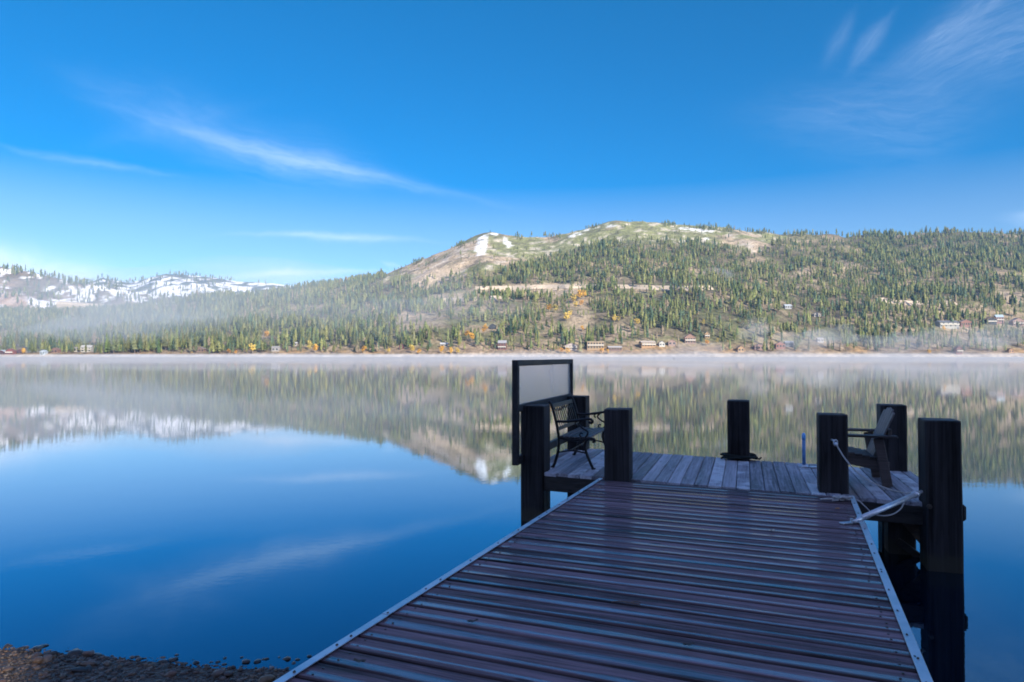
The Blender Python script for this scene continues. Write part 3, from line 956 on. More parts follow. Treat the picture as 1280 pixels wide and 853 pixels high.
glass_far = plain_mat('cabin_window', (0.03, 0.035, 0.045), 0.15, 0, 0.1, 1.0)
trim_far = plain_mat('cabin_trim', (0.52, 0.48, 0.42), 0.6, 0, 0.1, 1.0)
for (cx_, cy_, cw, ch, wall, roof, kind, floors, label) in CAB:
    x, y, z = locate(cx_, cy_)
    W, Hh = cw * y / F, ch * y / F
    D = max(6.0, W * 0.55)
    t = empty('cabin', (x, y, z - 0.3), R(random.uniform(-10, 10)))
    tag(t, label, 'cabin', 'cabins across the lake')
    m = MB()
    wh = Hh * (0.62 if kind == 'g' else 0.72 if kind == 's' else 0.94)
    if kind == 'g':                       # gable end faces the lake
        vs = [(-W / 2, -D / 2, -3), (W / 2, -D / 2, -3), (W / 2, -D / 2, wh), (0, -D / 2, Hh), (-W / 2, -D / 2, wh)]
        vs += [(a, D / 2, c_) for a, b, c_ in vs]
        m.add(vs, [(0, 1, 2, 3, 4), (9, 8, 7, 6, 5), (0, 5, 6, 1), (1, 6, 7, 2), (4, 9, 5, 0)])
        m2 = MB()
        for s in (-1, 1):
            m2.bar((s * W * 0.27, -D / 2 - .5, wh + (Hh - wh) * 0.46 + .25), (s * W * 0.27, D / 2 + .4, wh + (Hh - wh) * 0.46 + .25), 1.16 * math.hypot(W / 2, Hh - wh), 0.3, up=(s * (Hh - wh), 0, W / 2), bev=0)
    elif kind == 's':                     # ridge runs along the lake
        vs = [(-W / 2, -D / 2, -3), (-W / 2, D / 2, -3), (-W / 2, D / 2, wh), (-W / 2, 0, Hh), (-W / 2, -D / 2, wh)]
        vs += [(W / 2, b, c_) for a, b, c_ in vs]
        m.add(vs, [(4, 3, 2, 1, 0), (5, 6, 7, 8, 9), (0, 5, 9, 4), (1, 2, 7, 6)])
        m2 = MB()
        for s in (-1, 1):
            m2.bar((-W / 2 - .5, s * D * 0.27, wh + (Hh - wh) * 0.46 + .25), (W / 2 + .5, s * D * 0.27, wh + (Hh - wh) * 0.46 + .25), 1.16 * math.hypot(D / 2, Hh - wh), 0.3, up=(0, s * (Hh - wh), D / 2), bev=0)
    else:
        m.box((0, 0, wh / 2 - 1.5), (W, D, wh + 3))
        m2 = MB()
        m2.box((0, 0, wh + 0.3), (W + 1.0, D + 1.0, 0.6))
    wl = m.build('wall', cmat('cabin_wall', tuple(.62 * (q * .75 + .25 * sum(wall) / 3) for q in wall)), t)
    m2.build('roof', cmat('cabin_roof', tuple(.62 * (q * .8 + .2 * sum(roof) / 3) for q in roof)), t)
    nwin = max(2, int(W / 3.2))
    fh = wh / floors
    for f in range(floors):
        for k in range(nwin):
            if floors * nwin > 14 and (k + f) % 2: continue
            wx = (k + 0.5) / nwin * W - W / 2
            win = MB(); win.box((wx, -D / 2 - 0.02, f * fh + fh * 0.55), (W / nwin * 0.55, 0.12, fh * 0.48))
            win.build('window', glass_far, t)
    if floors > 1 and W > 6:
        b = MB(); b.box((0, -D / 2 - 0.9, fh + 0.15), (W * 0.98, 1.7, 0.25)); b.box((0, -D / 2 - 1.7, fh + 0.75), (W * 0.98, 0.1, 0.9))
        b.build('balcony', trim_far, t)

# ------------------------------------------------------------------ lake
def water_mat():
    m, nt, out = new_mat('lake_water')
    pos = nt.node('ShaderNodeNewGeometry').outputs['Position']
    n1 = nt.noise(nt.vmath('MULTIPLY', pos, (1.0, 1.6, 1.0)), 1.1, 3.0, 0.5)
    n2 = nt.noise(nt.vmath('MULTIPLY', pos, (1.0, 1.2, 1.0)), 11.0, 2.0, 0.5)
    h = nt.math('ADD', nt.math('MULTIPLY', n1, 0.22), nt.math('MULTIPLY', n2, 0.11))
    patch = nt.mapr(nt.noise(pos, 0.05, 3.0, 0.5), 0.35, 0.65, 0.5, 1.0)
    nb = nt.node('ShaderNodeBump', ins={'Height': h, 'Distance': 0.010, 'Strength': nt.math('MULTIPLY', patch, 0.40)})
    lw = nt.node('ShaderNodeLayerWeight', ins={'Blend': 0.5}).outputs['Facing']
    fac = nt.math('POWER', lw, 2.55, clamp=True)
    gl = nt.node('ShaderNodeBsdfGlossy', ins={'Color': nt.mix(nt.mapr(fac, .2, .8), (.40, .74, .98), (1, 1, 1)), 'Roughness': 0.02, 'Normal': nb.outputs[0]})
    df = nt.node('ShaderNodeBsdfDiffuse', ins={'Color': (0.0005, 0.004, 0.013)})
    mx = nt.node('ShaderNodeMixShader', ins={0: fac, 1: df.outputs[0], 2: gl.outputs[0]})
    nt.l.new(mx.outputs[0], out.inputs['Surface'])
    return m


m = MB()
m.add([(-4200, -260, 0), (4200, -260, 0), (4200, SHORE + 3, 0), (-4200, SHORE + 3, 0)], [(0, 1, 2, 3)])
tag(m.build('lake_water', water_mat()), kind='structure')

# ------------------------------------------------------------------ near shore
def shore_y(X):
    return np.interp(X, [-60, -8, -3.55, -2.0, -1.3, 2.0, 8, 60], [9.0, 5.6, 4.74, 4.45, 4.36, 3.4, 2.6, 0.0]) + 0.12 * (fbm(np.asarray(X) * 1.3, np.asarray(X) * 0 + 3.3, 77, 3) - 0.5)


def near_h(X, Y):
    d = shore_y(X) - Y
    h = np.where(d > 0, 0.075 * np.minimum(d, 7) + 0.20 * np.clip(d - 7, 0, 60) + 0.35 * np.clip(d - 30, 0, 200), np.maximum(d * 0.22, -3.0))
    return h + np.clip(d + 0.3, 0, 1) * 0.05 * (fbm(X * 2.1, Y * 2.1, 55, 4) - 0.5) + np.clip(d - 8, 0, 1) * 1.0 * (fbm(X / 6, Y / 6, 56, 3) - .5)


def gravel_mat():
    m, nt, out = new_mat('wet_gravel')
    pos = nt.node('ShaderNodeNewGeometry').outputs['Position']
    vo = nt.node('ShaderNodeTexVoronoi', ins={'Vector': pos, 'Scale': 34.0})
    c = nt.ramp(nt.node('ShaderNodeSeparateColor', ins={0: vo.outputs['Color']}).outputs[0], [(0, (0.03, 0.021, 0.016)), (0.55, (0.08, 0.052, 0.034)), (0.85, (0.13, 0.09, 0.065)), (1, (0.20, 0.15, 0.11))])
    n = nt.noise(pos, 3.0, 5, .6)
    c = nt.mix(nt.mapr(n, .35, .65), c, (0.062, 0.040, 0.027))
    principled(nt, out, c, 0.6, nt.bump(nt.math('SUBTRACT', 1.0, vo.outputs['Distance']), 0.9, 0.02), 0.4)
    return m


gm = gravel_mat()
X, Y, Fq = grid(np.concatenate([np.arange(-140, -8, 4.0), np.arange(-8, 6, 0.12), np.arange(6, 141, 4.0)]), np.concatenate([np.arange(-150, 0, 4.0), np.arange(0, 7, 0.1), np.arange(7, 40, 2.0)]))
H = near_h(X, Y)
tag(link('shore_ground', np_mesh('shore_ground', np.stack([X, Y, H], -1).reshape(-1, 3), Fq, gm, None, True)), kind='structure')


def stone_mesh(name, mat, sub=2):
    bm = bmesh.new()
    bmesh.ops.create_icosphere(bm, subdivisions=sub, radius=1.0)
    o = Vector((random.uniform(-50, 50), random.uniform(-50, 50), random.uniform(-50, 50)))
    fl = random.uniform(.42, .7)
    for v in bm.verts:
        k = 0.8 + 0.5 * mnoise.noise(v.co * 0.9 + o) + 0.12 * mnoise.noise(v.co * 2.7 + o)
        v.co = Vector((v.co.x * k, v.co.y * k * 0.8, v.co.z * k * fl))
    me = bpy.data.meshes.new(name)
    bm.to_mesh(me)
    bm.free()
    me.materials.append(mat)
    me.polygons.foreach_set('use_smooth', [True] * len(me.polygons))
    return me


def stone_mat(name, lo, hi, rough):
    m, nt, out = new_mat(name)
    r = nt.node('ShaderNodeObjectInfo').outputs['Random']
    isl = nt.node('ShaderNodeNewGeometry').outputs['Random Per Island']
    co_ = nt.node('ShaderNodeNewGeometry').outputs['Position']
    n = nt.noise(co_, 26.0, 5, .65)
    rr = nt.math('FRACT', nt.math('ADD', r, isl))
    c = nt.mix(rr, lo, hi)
    hs = nt.node('ShaderNodeHueSaturation', ins={'Hue': nt.mapr(nt.math('FRACT', nt.math('MULTIPLY', rr, 5.3)), 0, 1, .48, .51), 'Saturation': nt.mapr(nt.math('FRACT', nt.math('MULTIPLY', rr, 9.1)), 0, 1, .5, 1.3), 'Color': c})
    c = nt.vmath('SCALE', hs.outputs[0], nt.mapr(n, .3, .7, .65, 1.35))
    principled(nt, out, c, rough, nt.bump(n, .35, .01), .4)
    return m


stone_m = stone_mat('beach_stone', (0.016, 0.012, 0.010), (0.17, 0.12, 0.085), 0.5)
wet_m = stone_mat('wet_stone', (0.018, 0.014, 0.012), (0.07, 0.052, 0.04), 0.3)
sm = [stone_mesh('beach_stone', stone_m) for _ in range(8)]
wm = [stone_mesh('wet_stone', wet_m) for _ in range(6)]
# stones standing out of the shallows
for (sx, sy, w) in [(31, 808, 9), (46, 809, 16), (10, 806, 10), (20, 812, 12), (54, 806, 10), (95, 815, 20), (118, 818, 14), (221, 817, 6), (216, 823, 12), (204, 825, 10), (245, 827, 9), (264, 826, 5), (272, 826, 7), (281, 821, 6), (302, 820, 5), (308, 826, 10), (322, 825.5, 10), (332, 822, 8), (359, 822, 11), (367, 827, 7), (372, 823, 6), (349, 820, 4), (387, 819, 6), (280, 829, 6), (171, 819, 6)]:
    p = on_z(sx, sy + 2, 0.0)
    o = link('wet_stone', random.choice(wm))
    s = w * p.y / F * 0.62
    o.location = (p.x, p.y, 0.05 * s)
    o.scale = (s, s, s * random.uniform(.45, .75))
    o.rotation_euler = (0, 0, random.random() * 3)
    tag(o, 'dark wet stone poking out of the shallows by the beach', 'stone', 'dark stones in the shallows')
k = 0
while k < 110:
    X_, Y_ = random.uniform(-3.9, -1.2), random.uniform(3.9, 4.75)
    if Y_ > float(shore_y(X_)) - 0.02: continue
    s = random.uniform(.009, .024) * random.choice((1, 1, 1, 1, 1.6, 2.4))
    o = link('beach_stone', random.choice(sm))
    o.location = (X_, Y_, float(near_h(np.array([X_]), np.array([Y_]))[0]) + s * .25)
    o.scale = (s * random.uniform(.9, 1.5), s, s)
    o.rotation_euler = (random.uniform(-.3, .3), random.uniform(-.3, .3), random.random() * 6)
    tag(o, 'loose pebble on the brown gravel beach beside the gangway', 'pebble', 'loose pebbles on the beach')
    k += 1
bm0 = bmesh.new()
bmesh.ops.create_icosphere(bm0, subdivisions=1, radius=1.0)
bv = np.array([v.co[:] for v in bm0.verts]); bf = np.array([[v.index for v in f.verts] for f in bm0.faces])
bm0.free()
n = 11000
xs, ys = rng.uniform(-4.6, -0.8, n), rng.uniform(3.3, 5.0, n)
ok = ys < shore_y(xs) + 0.10
xs, ys = xs[ok], ys[ok]
n = len(xs)
hs_ = near_h(xs, ys)
ss = rng.uniform(.003, .011, n) * np.where(rng.random(n) < .12, 2.0, 1)
a = rng.random(n) * 6.28
Pv = bv[None] * (1 + 0.35 * (rng.random((n, len(bv), 1)) - .5)) * ss[:, None, None] * np.array([1.35, .95, .6])
P = np.empty_like(Pv)
P[:, :, 0] = Pv[:, :, 0] * np.cos(a)[:, None] - Pv[:, :, 1] * np.sin(a)[:, None] + xs[:, None]
P[:, :, 1] = Pv[:, :, 0] * np.sin(a)[:, None] + Pv[:, :, 1] * np.cos(a)[:, None] + ys[:, None]
P[:, :, 2] = Pv[:, :, 2] + (hs_ + ss * .2)[:, None]
o = link('pebbles', np_mesh('pebbles', P.reshape(-1, 3), (bf[None] + (np.arange(n) * len(bv))[:, None, None]).reshape(-1, 3), stone_m, None, True))
tag(o, 'mixed brown and grey gravel covering the near beach', 'gravel', kind='stuff')

# unseen conifers behind the camera, added across the sun's path to shade the dock
VV, FF, CC = [], [], []
base_i = 0
spots = []
tries = 0
while len(spots) < 120 and tries < 9000:
    tries += 1
    t_, l_ = random.uniform(38, 98), random.uniform(-9, 11)
    x, y = 0.574 * t_ + .819 * l_, 5 - .819 * t_ + .574 * l_
    if y > -6: continue
    if any((x - a) ** 2 + (y - b) ** 2 < 7 for a, b, _ in spots): continue
    spots.append((x, y, random.uniform(19, 30)))
bigv = [conifer(random, 16, 13, 0.17, 0.04, True, 0.3) for _ in range(5)]
for (x, y, h) in spots:
    V, Fc, C = random.choice(bigv)
    a = random.random() * 6.28
    z = float(near_h(np.array([x]), np.array([y]))[0])
    P = np.stack([x + h * (V[:, 0] * math.cos(a) - V[:, 1] * math.sin(a)), y + h * (V[:, 0] * math.sin(a) + V[:, 1] * math.cos(a)), z - .3 + h * V[:, 2]], 1)
    VV.append(P)
    CC.append(np.where((C > 1.5)[:, None], TRUNK, gb[0] * np.minimum(C, 1.4)[:, None]))
    FF.append(Fc + base_i)
    base_i += len(V)
VV, FF, CC = np.concatenate(VV), np.concatenate(FF), np.concatenate(CC)
# a gap cut through the boughs lets one patch of sun onto the beach
d = np.array(SUN_DIR)
gapk = np.zeros(len(FF), bool)
for (gx, gy, gr) in ((-3.85, 4.10, 0.46), (-3.45, 4.32, 0.24)):
    rel = VV - np.array((gx, gy, 0.05))
    off = rel - (rel @ d)[:, None] * d
    # distance of each face to the ray, by its sides
    tri = rel[FF]
    dmin = np.full(len(FF), 1e9)
    # project faces on the plane normal to the sun and test distance of the ray to the triangle
    ux = np.cross(d, (0, 0, 1)); ux /= np.linalg.norm(ux)
    uy = np.cross(d, ux)
    q = np.stack([tri @ ux, tri @ uy], -1)
    inside = np.ones(len(FF), bool); sign = None
    for e in range(3):
        p0, p1 = q[:, e], q[:, (e + 1) % 3]
        ed = p1 - p0
        tt = np.clip(-(p0 * ed).sum(1) / np.maximum((ed * ed).sum(1), 1e-9), 0, 1)
        dmin = np.minimum(dmin, np.linalg.norm(p0 + tt[:, None] * ed, axis=1))
        cr = ed[:, 0] * (-p0[:, 1]) - ed[:, 1] * (-p0[:, 0])
        sg = cr > 0
        if sign is None: sign = sg
        else: inside &= sg == sign
    gapk |= (dmin < gr) | inside
o = link('shade_woods', np_mesh('shade_woods', VV, FF[~gapk], tree_mat, CC))
tag(o, 'unseen tall conifers on the bank, added to shade the dock', 'woods', kind='stuff')

# ------------------------------------------------------------------ gangway
GA = R(22.5)
gang = empty('gangway', (0, 0, 0), -GA)
tag(gang, 'wide gangway of wet dark brown planks with pale metal edges', 'gangway')
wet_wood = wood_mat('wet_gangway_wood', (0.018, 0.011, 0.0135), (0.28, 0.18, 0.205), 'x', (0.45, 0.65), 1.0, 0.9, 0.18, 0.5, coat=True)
GL, GR_, GEND, GSTART = -1.985, 0.50, 7.32, -3.2


def plank(mb, along, a, b, c0, c1, ztop, th, cup, tint, skew=(0, 0), wob=0.0, tilt=0.0):
    """one board; along='x' or 'y', from a to b lengthwise, c0..c1 across, cupped top with eased edges"""
    n = 7
    prof = []
    for i in range(n):
        q = i / (n - 1)
        c = c0 + (c1 - c0) * q
        z = ztop + cup * ((2 * q - 1) ** 2 - 0.5) + tilt * (q - 0.5) * (c1 - c0)
        if i in (0, n - 1):
            z -= 0.009
        elif i in (1, n - 2):
            c = c0 + (c1 - c0) * (0.055 if i == 1 else 0.945)
        prof.append((c, z))
    prof += [(c1, ztop - th), (c0, ztop - th)]
    stations = 9
    vs, fs, qs = [], [], []
    k = len(prof)
    for s in range(stations):
        t = s / (stations - 1)
        for (c, z) in prof:
            q = (c - c0) / (c1 - c0)
            qs.append(q)
            l = a + (b - a) * t + (skew[0] * (1 - t) + skew[1] * t) * q
            zz = z + wob * math.sin(5.3 * t + tint * 40) + wob * 0.6 * math.sin(11 * t + tint * 97 + q * 2)
            vs.append((l, c, zz) if along == 'x' else (c, l, zz))
    for s in range(stations - 1):
        for i in range(k):
            j = (i + 1) % k
            q = (s * k + i, (s + 1) * k + i, (s + 1) * k + j, s * k + j)
            fs.append(q if along == 'x' else q[::-1])
    fs.append(tuple(range(k)))
    fs.append(tuple((stations - 1) * k + i for i in range(k))[::-1])
    mb.add(vs, fs, tint, qs)


m = MB()
u = GSTART
PW, GAP = 0.1390, 0.0110
while u < GEND - 0.05:
    e = min(u + PW, GEND)
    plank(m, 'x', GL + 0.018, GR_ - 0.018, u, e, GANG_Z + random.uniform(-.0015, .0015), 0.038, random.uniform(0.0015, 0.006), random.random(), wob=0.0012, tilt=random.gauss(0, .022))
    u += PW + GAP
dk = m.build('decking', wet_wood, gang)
# rows of screw heads over the three beams
m = MB()
u = GSTART
while u < GEND - 0.05:
    for x_ in (GL + 0.09, GR_ - 0.09):
        for q_ in (.25, .75):
            xx, yy = x_ + random.uniform(-.014, .014), u + PW * q_ + random.uniform(-.012, .012)
            m.tube([(xx, yy, GANG_Z - .006), (xx, yy, GANG_Z + .0022)], .0055, 6)
    u += PW + GAP
m.build('screws', plain_mat('screw_steel', (.10, .09, .085), .45, .6, .3, 60), dk)['kind'] = 'stuff'
strip_m = None


def strip_mat():
    m, nt, out = new_mat('galvanised_edge')
    co_ = nt.node('ShaderNodeTexCoord').outputs['Object']
    n = nt.noise(co_, 7.0, 6, .65)
    vo = nt.node('ShaderNodeTexVoronoi', ins={'Vector': nt.vmath('MULTIPLY', co_, (9.0, 4.0, 1.0)), 'Scale': 1.0})
    hole = nt.mapr(vo.outputs['Distance'], .055, .075, 1, 0)
    c = nt.mix(nt.mapr(n, .3, .7), (.50, .53, .56), (.74, .77, .80))
    c = nt.mix(nt.mapr(nt.noise(co_, 30.0, 5, .7), .60, .72, 0, .45), c, (.16, .14, .12))
    c = nt.mix(hole, c, (.03, .03, .035))
    principled(nt, out, c, nt.mapr(n, .3, .7, .30, .52), nt.bump(n, .3, .012), .5, .7)
    return m


strip_m = strip_mat()
rust_m = plain_mat('steel_bolt', (0.09, 0.075, 0.065), 0.5, 0.7, 0.3, 40)
for s, x0, x1 in ((-1, GL - 0.012, GL + 0.030), (1, GR_ - 0.032, GR_ + 0.013)):
    m = MB()
    # two lengths of angle iron meeting at a seam; the outer leg hangs down the side
    for (u0, u1, dx) in ((GSTART, 3.05, 0.0), (3.056, GEND + 0.02, 0.003 * s)):
        m.box(((x0 + x1) / 2 + dx, (u0 + u1) / 2, GANG_Z + 0.0075), (x1 - x0, u1 - u0, 0.006), bev=0.0015)
        xe = x0 if s < 0 else x1
        m.box((xe + dx - 0.003 * s, (u0 + u1) / 2, GANG_Z - 0.040), (0.006, u1 - u0, 0.088), bev=0.0015)
    st = m.build('edge_strip', strip_m, gang)
    b = MB()
    uu = GSTART + .2
    while uu < GEND:
        b.tube([((x0 + x1) / 2 + random.uniform(-.008, .008), uu, GANG_Z + .0095), ((x0 + x1) / 2, uu, GANG_Z + .0140)], .0062, 8)
        uu += random.choice((.16, .30, .30, .42)) + random.uniform(-.06, .06)
    b.build('bolt', rust_m, st)['kind'] = 'stuff'
under_wood = wood_mat('gangway_beam_wood', (0.012, 0.010, 0.010), (0.045, 0.038, 0.036), 'y', (0.45, 0.7), 1.0, 0.4, 0.3)
for x in (GL + 0.09, (GL + GR_) / 2, GR_ - 0.09):
    m = MB()
    m.box((x, (GSTART + GEND) / 2, GANG_Z - 0.14), (0.085, GEND - GSTART - .06, 0.195), bev=.005)
    m.build('beam', under_wood, gang)

# ------------------------------------------------------------------ dock platform
DA = math.atan2(290.0, F)
dock = empty('dock_platform', (0, 0, 0), -DA)
tag(dock, 'weathered grey wooden dock platform carried on square timber posts', 'dock')
RD = Matrix.Rotation(DA, 3, 'Z')        # world -> dock local


def dl(p):
    return RD @ Vector(p)


NL, NR = dl(on_z(655, 588.3, DECK_Z)), dl(on_z(1200, 631.5, DECK_Z))
FL, FR = dl(on_z(711, 559, DECK_Z)), dl(on_z(1130, 588.5, DECK_Z))


def ynear(x): return NL.y + (NR.y - NL.y) * (x - NL.x) / (NR.x - NL.x)


def yfar(x): return FL.y + (FR.y - FL.y) * (x - FL.x) / (FR.x - FL.x)


xl, xr = min(NL.x, FL.x), max(NR.x, FR.x)
deck_wood = wood_mat('weathered_deck_wood', (0.11, 0.102, 0.118), (0.50, 0.48, 0.53), 'y', (0.4, 0.7), 1.0, 0.5, 0.3, 0.8, True, 0.80)
m = MB()
x = xl
PWD = 0.140
while x < xr - 0.02:
    e = min(x + PWD, xr)
    a0, b0, a1, b1 = ynear(x), yfar(x), ynear(e), yfar(e)
    plank(m, 'y', a0 - .03 + random.uniform(-.008, .008), b0 + random.uniform(-.015, .03), x, e, DECK_Z + random.uniform(-.003, .003), .038, random.uniform(-.001, .003), random.random(), (a1 - a0, b1 - b0), .0012)
    x += PWD + .006
m.build('decking', deck_wood, dock)

post_wood = wood_mat('creosote_timber', (0.0020, 0.0020, 0.0024), (0.046, 0.044, 0.048), 'z', (0.45, 0.75), 0.5, 1.0, 0.2, 0.4, True)
nt_ = NT(post_wood.node_tree)
pr_ = next(n for n in nt_.n if n.type == 'BSDF_PRINCIPLED')
src_ = pr_.inputs['Base Color'].links[0].from_socket
geo_ = nt_.node('ShaderNodeNewGeometry')
zz_ = nt_.node('ShaderNodeSeparateXYZ', ins={0: geo_.outputs['Position']}).outputs[2]
wob_ = nt_.math('ADD', zz_, nt_.math('MULTIPLY', nt_.math('SUBTRACT', nt_.noise(geo_.outputs['Position'], 9.0, 4.0, .6), .5), .10))
stain_ = nt_.math('MULTIPLY', nt_.mapr(wob_, .10, .19, 1, 0, True), .7)
c_ = nt_.mix(stain_, src_, (.045, .043, .030))
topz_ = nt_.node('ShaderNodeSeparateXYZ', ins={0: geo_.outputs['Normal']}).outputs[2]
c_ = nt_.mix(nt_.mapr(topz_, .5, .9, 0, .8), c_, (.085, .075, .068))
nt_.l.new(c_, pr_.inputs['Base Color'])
beam_wood = wood_mat('dock_beam_wood', (0.008, 0.008, 0.008), (0.04, 0.036, 0.034), 'x', (0.5, 0.8), 0.8, 0.5, 0.25)


def timber(mb, c, w, z0, z1, rz=0.0, lean=(0, 0), d=None):
    """square timber with worn edges, checks and a weathered top"""
    d = d or w
    n, st = 5, 16
    off = random.uniform(0, 99)
    ring = []
    cham = w * 0.05
    for (sx, sy) in ((-1, -1), (1, -1), (1, 1), (-1, 1)):
        pass
    pts = []
    cor = [(-1, -1), (1, -1), (1, 1), (-1, 1)]
    for i in range(4):
        ax, ay = cor[i]
        bx, by = cor[(i + 1) % 4]
        for q in (cham / w, 0.18, 0.34, 0.5, 0.66, 0.82, 1 - cham / w):
            pts.append(((ax + (bx - ax) * q) * w / 2, (ay + (by - ay) * q) * d / 2))
    k = len(pts)
    vs, fs = [], []
    cr, sr = math.cos(rz), math.sin(rz)
    zs = [z0 + (z1 - .012 - z0) * i / (st - 1) for i in range(st)] + [z1]
    for j, z in enumerate(zs):
        sc = 1.0 if j < st else 0.955
        for (x_, y_) in pts:
            nz = mnoise.noise(Vector((x_ * 9 + off, y_ * 9, z * 1.1))) * 0.006 + mnoise.noise(Vector((x_ * 30 + off, y_ * 30, z * 0.4))) * 0.0035
            r_ = math.hypot(x_, y_)
            xx, yy = x_ * (sc + nz / r_), y_ * (sc + nz / r_)
            t = (z - z0) / (z1 - z0)
            vs.append((c[0] + xx * cr - yy * sr + lean[0] * t, c[1] + xx * sr + yy * cr + lean[1] * t, z + (0.006 * mnoise.noise(Vector((x_ * 7, y_ * 7, off))) if j >= st - 1 else 0)))
    for j in range(len(zs) - 1):
        for i in range(k):
            i2 = (i + 1) % k
            fs.append((j * k + i, j * k + i2, (j + 1) * k + i2, (j + 1) * k + i))
    fs.append(tuple((len(zs) - 1) * k + i for i in range(k)))
    mb.add(vs, fs, random.random())


def post_at(px, Yd, z0=-2.2, z1=POST_TOP, w=0.285, name='post', label=None):
    p = at_y(px, 500, Yd)
    q = dl((p.x, p.y, 0))
    m = MB()
    timber(m, (q.x, q.y), w, z0, z1)
    o = m.build(name, post_wood, dock)
    if label: o['label'] = label
    return q


p_gl = post_at(773, 7.86)
p_gr = post_at(1039.5, 7.13, w=0.275)
p_far = post_at(923, 9.33)
p_fr = post_at(1114, 8.50)
p_fl = post_at(723, 10.35)
p_pl = post_at(669.5, 8.42, w=0.295)
q_in = at_y(1122.5, 500, 7.05)
q_in = dl((q_in.x, q_in.y, 0))
m = MB(); timber(m, (q_in.x, q_in.y), 0.25, -2.2, DECK_Z - .045)
m.build('pile', post_wood, dock)

# framing under the boards
def yb(x, t): return ynear(x) * (1 - t) + yfar(x) * t


m = MB()
m.bar((xl + .02, ynear(xl) - .005, DECK_Z - .13), (xr - .02, ynear(xr) - .005, DECK_Z - .13), .05, .175, random.random())
m.build('fascia', beam_wood, dock)
for t_ in (0.33, 0.66, 0.985):
    m = MB()
    m.bar((xl + .02, yb(xl, t_), DECK_Z - .11), (xr - .02, yb(xr, t_), DECK_Z - .11), .08, .135, random.random())
    m.build('joist', beam_wood, dock)
for xx in (xl + .06, xr - .06):
    m = MB()
    m.bar((xx, ynear(xx) + .03, DECK_Z - .11), (xx, yfar(xx) - .05, DECK_Z - .11), .05, .13, random.random())
    m.build('side_beam', beam_wood, dock)
# cross beam that ends as stubs beside the outer piles
m = MB()
m.bar((p_pl.x - .185, p_pl.y + .19, .50), (p_pl.x + .9, ynear(p_pl.x + .9) + .14, .50), .09, .16, random.random(), .012)
m.build('cross_beam', beam_wood, dock)
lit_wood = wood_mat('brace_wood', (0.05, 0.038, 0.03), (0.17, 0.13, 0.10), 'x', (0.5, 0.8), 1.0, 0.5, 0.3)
BPW = at_y(1175, 500, 6.50)
bp = dl((BPW.x, BPW.y, 0))
for (za, zb, dy) in ((.50, -.02, .02), (.14, -.16, .10)):
    m = MB()
    m.bar((q_in.x - .05, q_in.y - .155 + dy * .2, za), (bp.x + .10, bp.y + .175 + dy, zb), .045, .15 if za > .3 else .07, random.random(), .006)
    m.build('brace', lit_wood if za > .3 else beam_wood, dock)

# the tall pile standing off the corner
pile = empty('mooring_pile', (BPW.x, BPW.y, 0), -DA)
tag(pile, 'tall black square timber pile rising from the water beside the gangway', 'pile')
m = MB()
timber(m, (0, 0), 0.295, -2.2, POST_TOP, 0, (-.012, 0))
m.build('shaft', post_wood, pile)
m = MB()
m.box((0.145, 0.09, .515), (.15, .085, .155), bev=.02)
m.build('beam_stub', beam_wood, pile)
m = MB()
m.tube([(-.135, -.15, .60), (-.135, -.172, .60)], .022, 10)
m.tube([(-.135, -.168, .60), (-.135, -.19, .60)], .012, 8)
m.build('bolt', rust_m, pile)

# ------------------------------------------------------------------ wind screen
WSX = at_y(643.5, 500, 8.12)
ws_l = dl((WSX.x, WSX.y, 0))
scr = empty('wind_screen', (WSX.x, WSX.y, 0), -DA)
tag(scr, 'dark timber framed wind screen with a frosted upper pane behind the bench', 'screen')
frame_wood = wood_mat('screen_frame_wood', (0.008, 0.009, 0.011), (0.036, 0.036, 0.040), 'y', (0.4, 0.7), 0.8, 0.4, 0.35)
SL, ZT, ZB, ZM = 2.78, 1.955, 0.705, 1.375
m = MB()
m.box((0, .035, (ZT + ZB) / 2), (.075, .07, ZT - ZB), bev=.005, tint=.2)
m.box((0, SL - .035, (ZT + ZB) / 2), (.075, .07, ZT - ZB), bev=.005, tint=.4)
m.box((.004, SL / 2, ZT - .036), (.06, SL - .144, .072), bev=.004, tint=.6)
m.box((.004, SL / 2, ZM), (.06, SL - .144, .085), bev=.004, tint=.8)
m.box((.004, SL / 2, ZB + .05), (.06, SL - .144, .10), bev=.004, tint=.1)
m.build('frame', frame_wood, scr)


def frosted():
    m, nt, out = new_mat('frosted_pane')
    co_ = nt.node('ShaderNodeTexCoord').outputs['Object']
    n = nt.noise(co_, 1.6, 3, .5)
    tr = nt.node('ShaderNodeBsdfTranslucent', ins={'Color': (.92, .93, .95)})
    df = nt.node('ShaderNodeBsdfRefraction', ins={'Color': (.95, .95, .96), 'Roughness': .20, 'IOR': 1.2})
    gl = nt.node('ShaderNodeBsdfGlossy', ins={'Color': (1, 1, 1), 'Roughness': .35})
    mx = nt.node('ShaderNodeMixShader', ins={0: nt.mapr(n, .3, .7, .80, .90), 1: tr.outputs[0], 2: df.outputs[0]})
    mx2 = nt.node('ShaderNodeMixShader', ins={0: .08, 1: mx.outputs[0], 2: gl.outputs[0]})
    nt.l.new(mx2.outputs[0], out.inputs['Surface'])
    return m


m = MB()
m.box((.004, SL / 2, (ZT - .072 + ZM + .0425) / 2), (.008, SL - .146, ZT - .072 - ZM - .0445))
m.build('pane', frosted(), scr)
m = MB()
for yy in (.38, SL - .25):
    m.box((.06, yy, ZB + .055), (.05, .06, .05), bev=.004)
m.build('bracket', rust_m, scr)

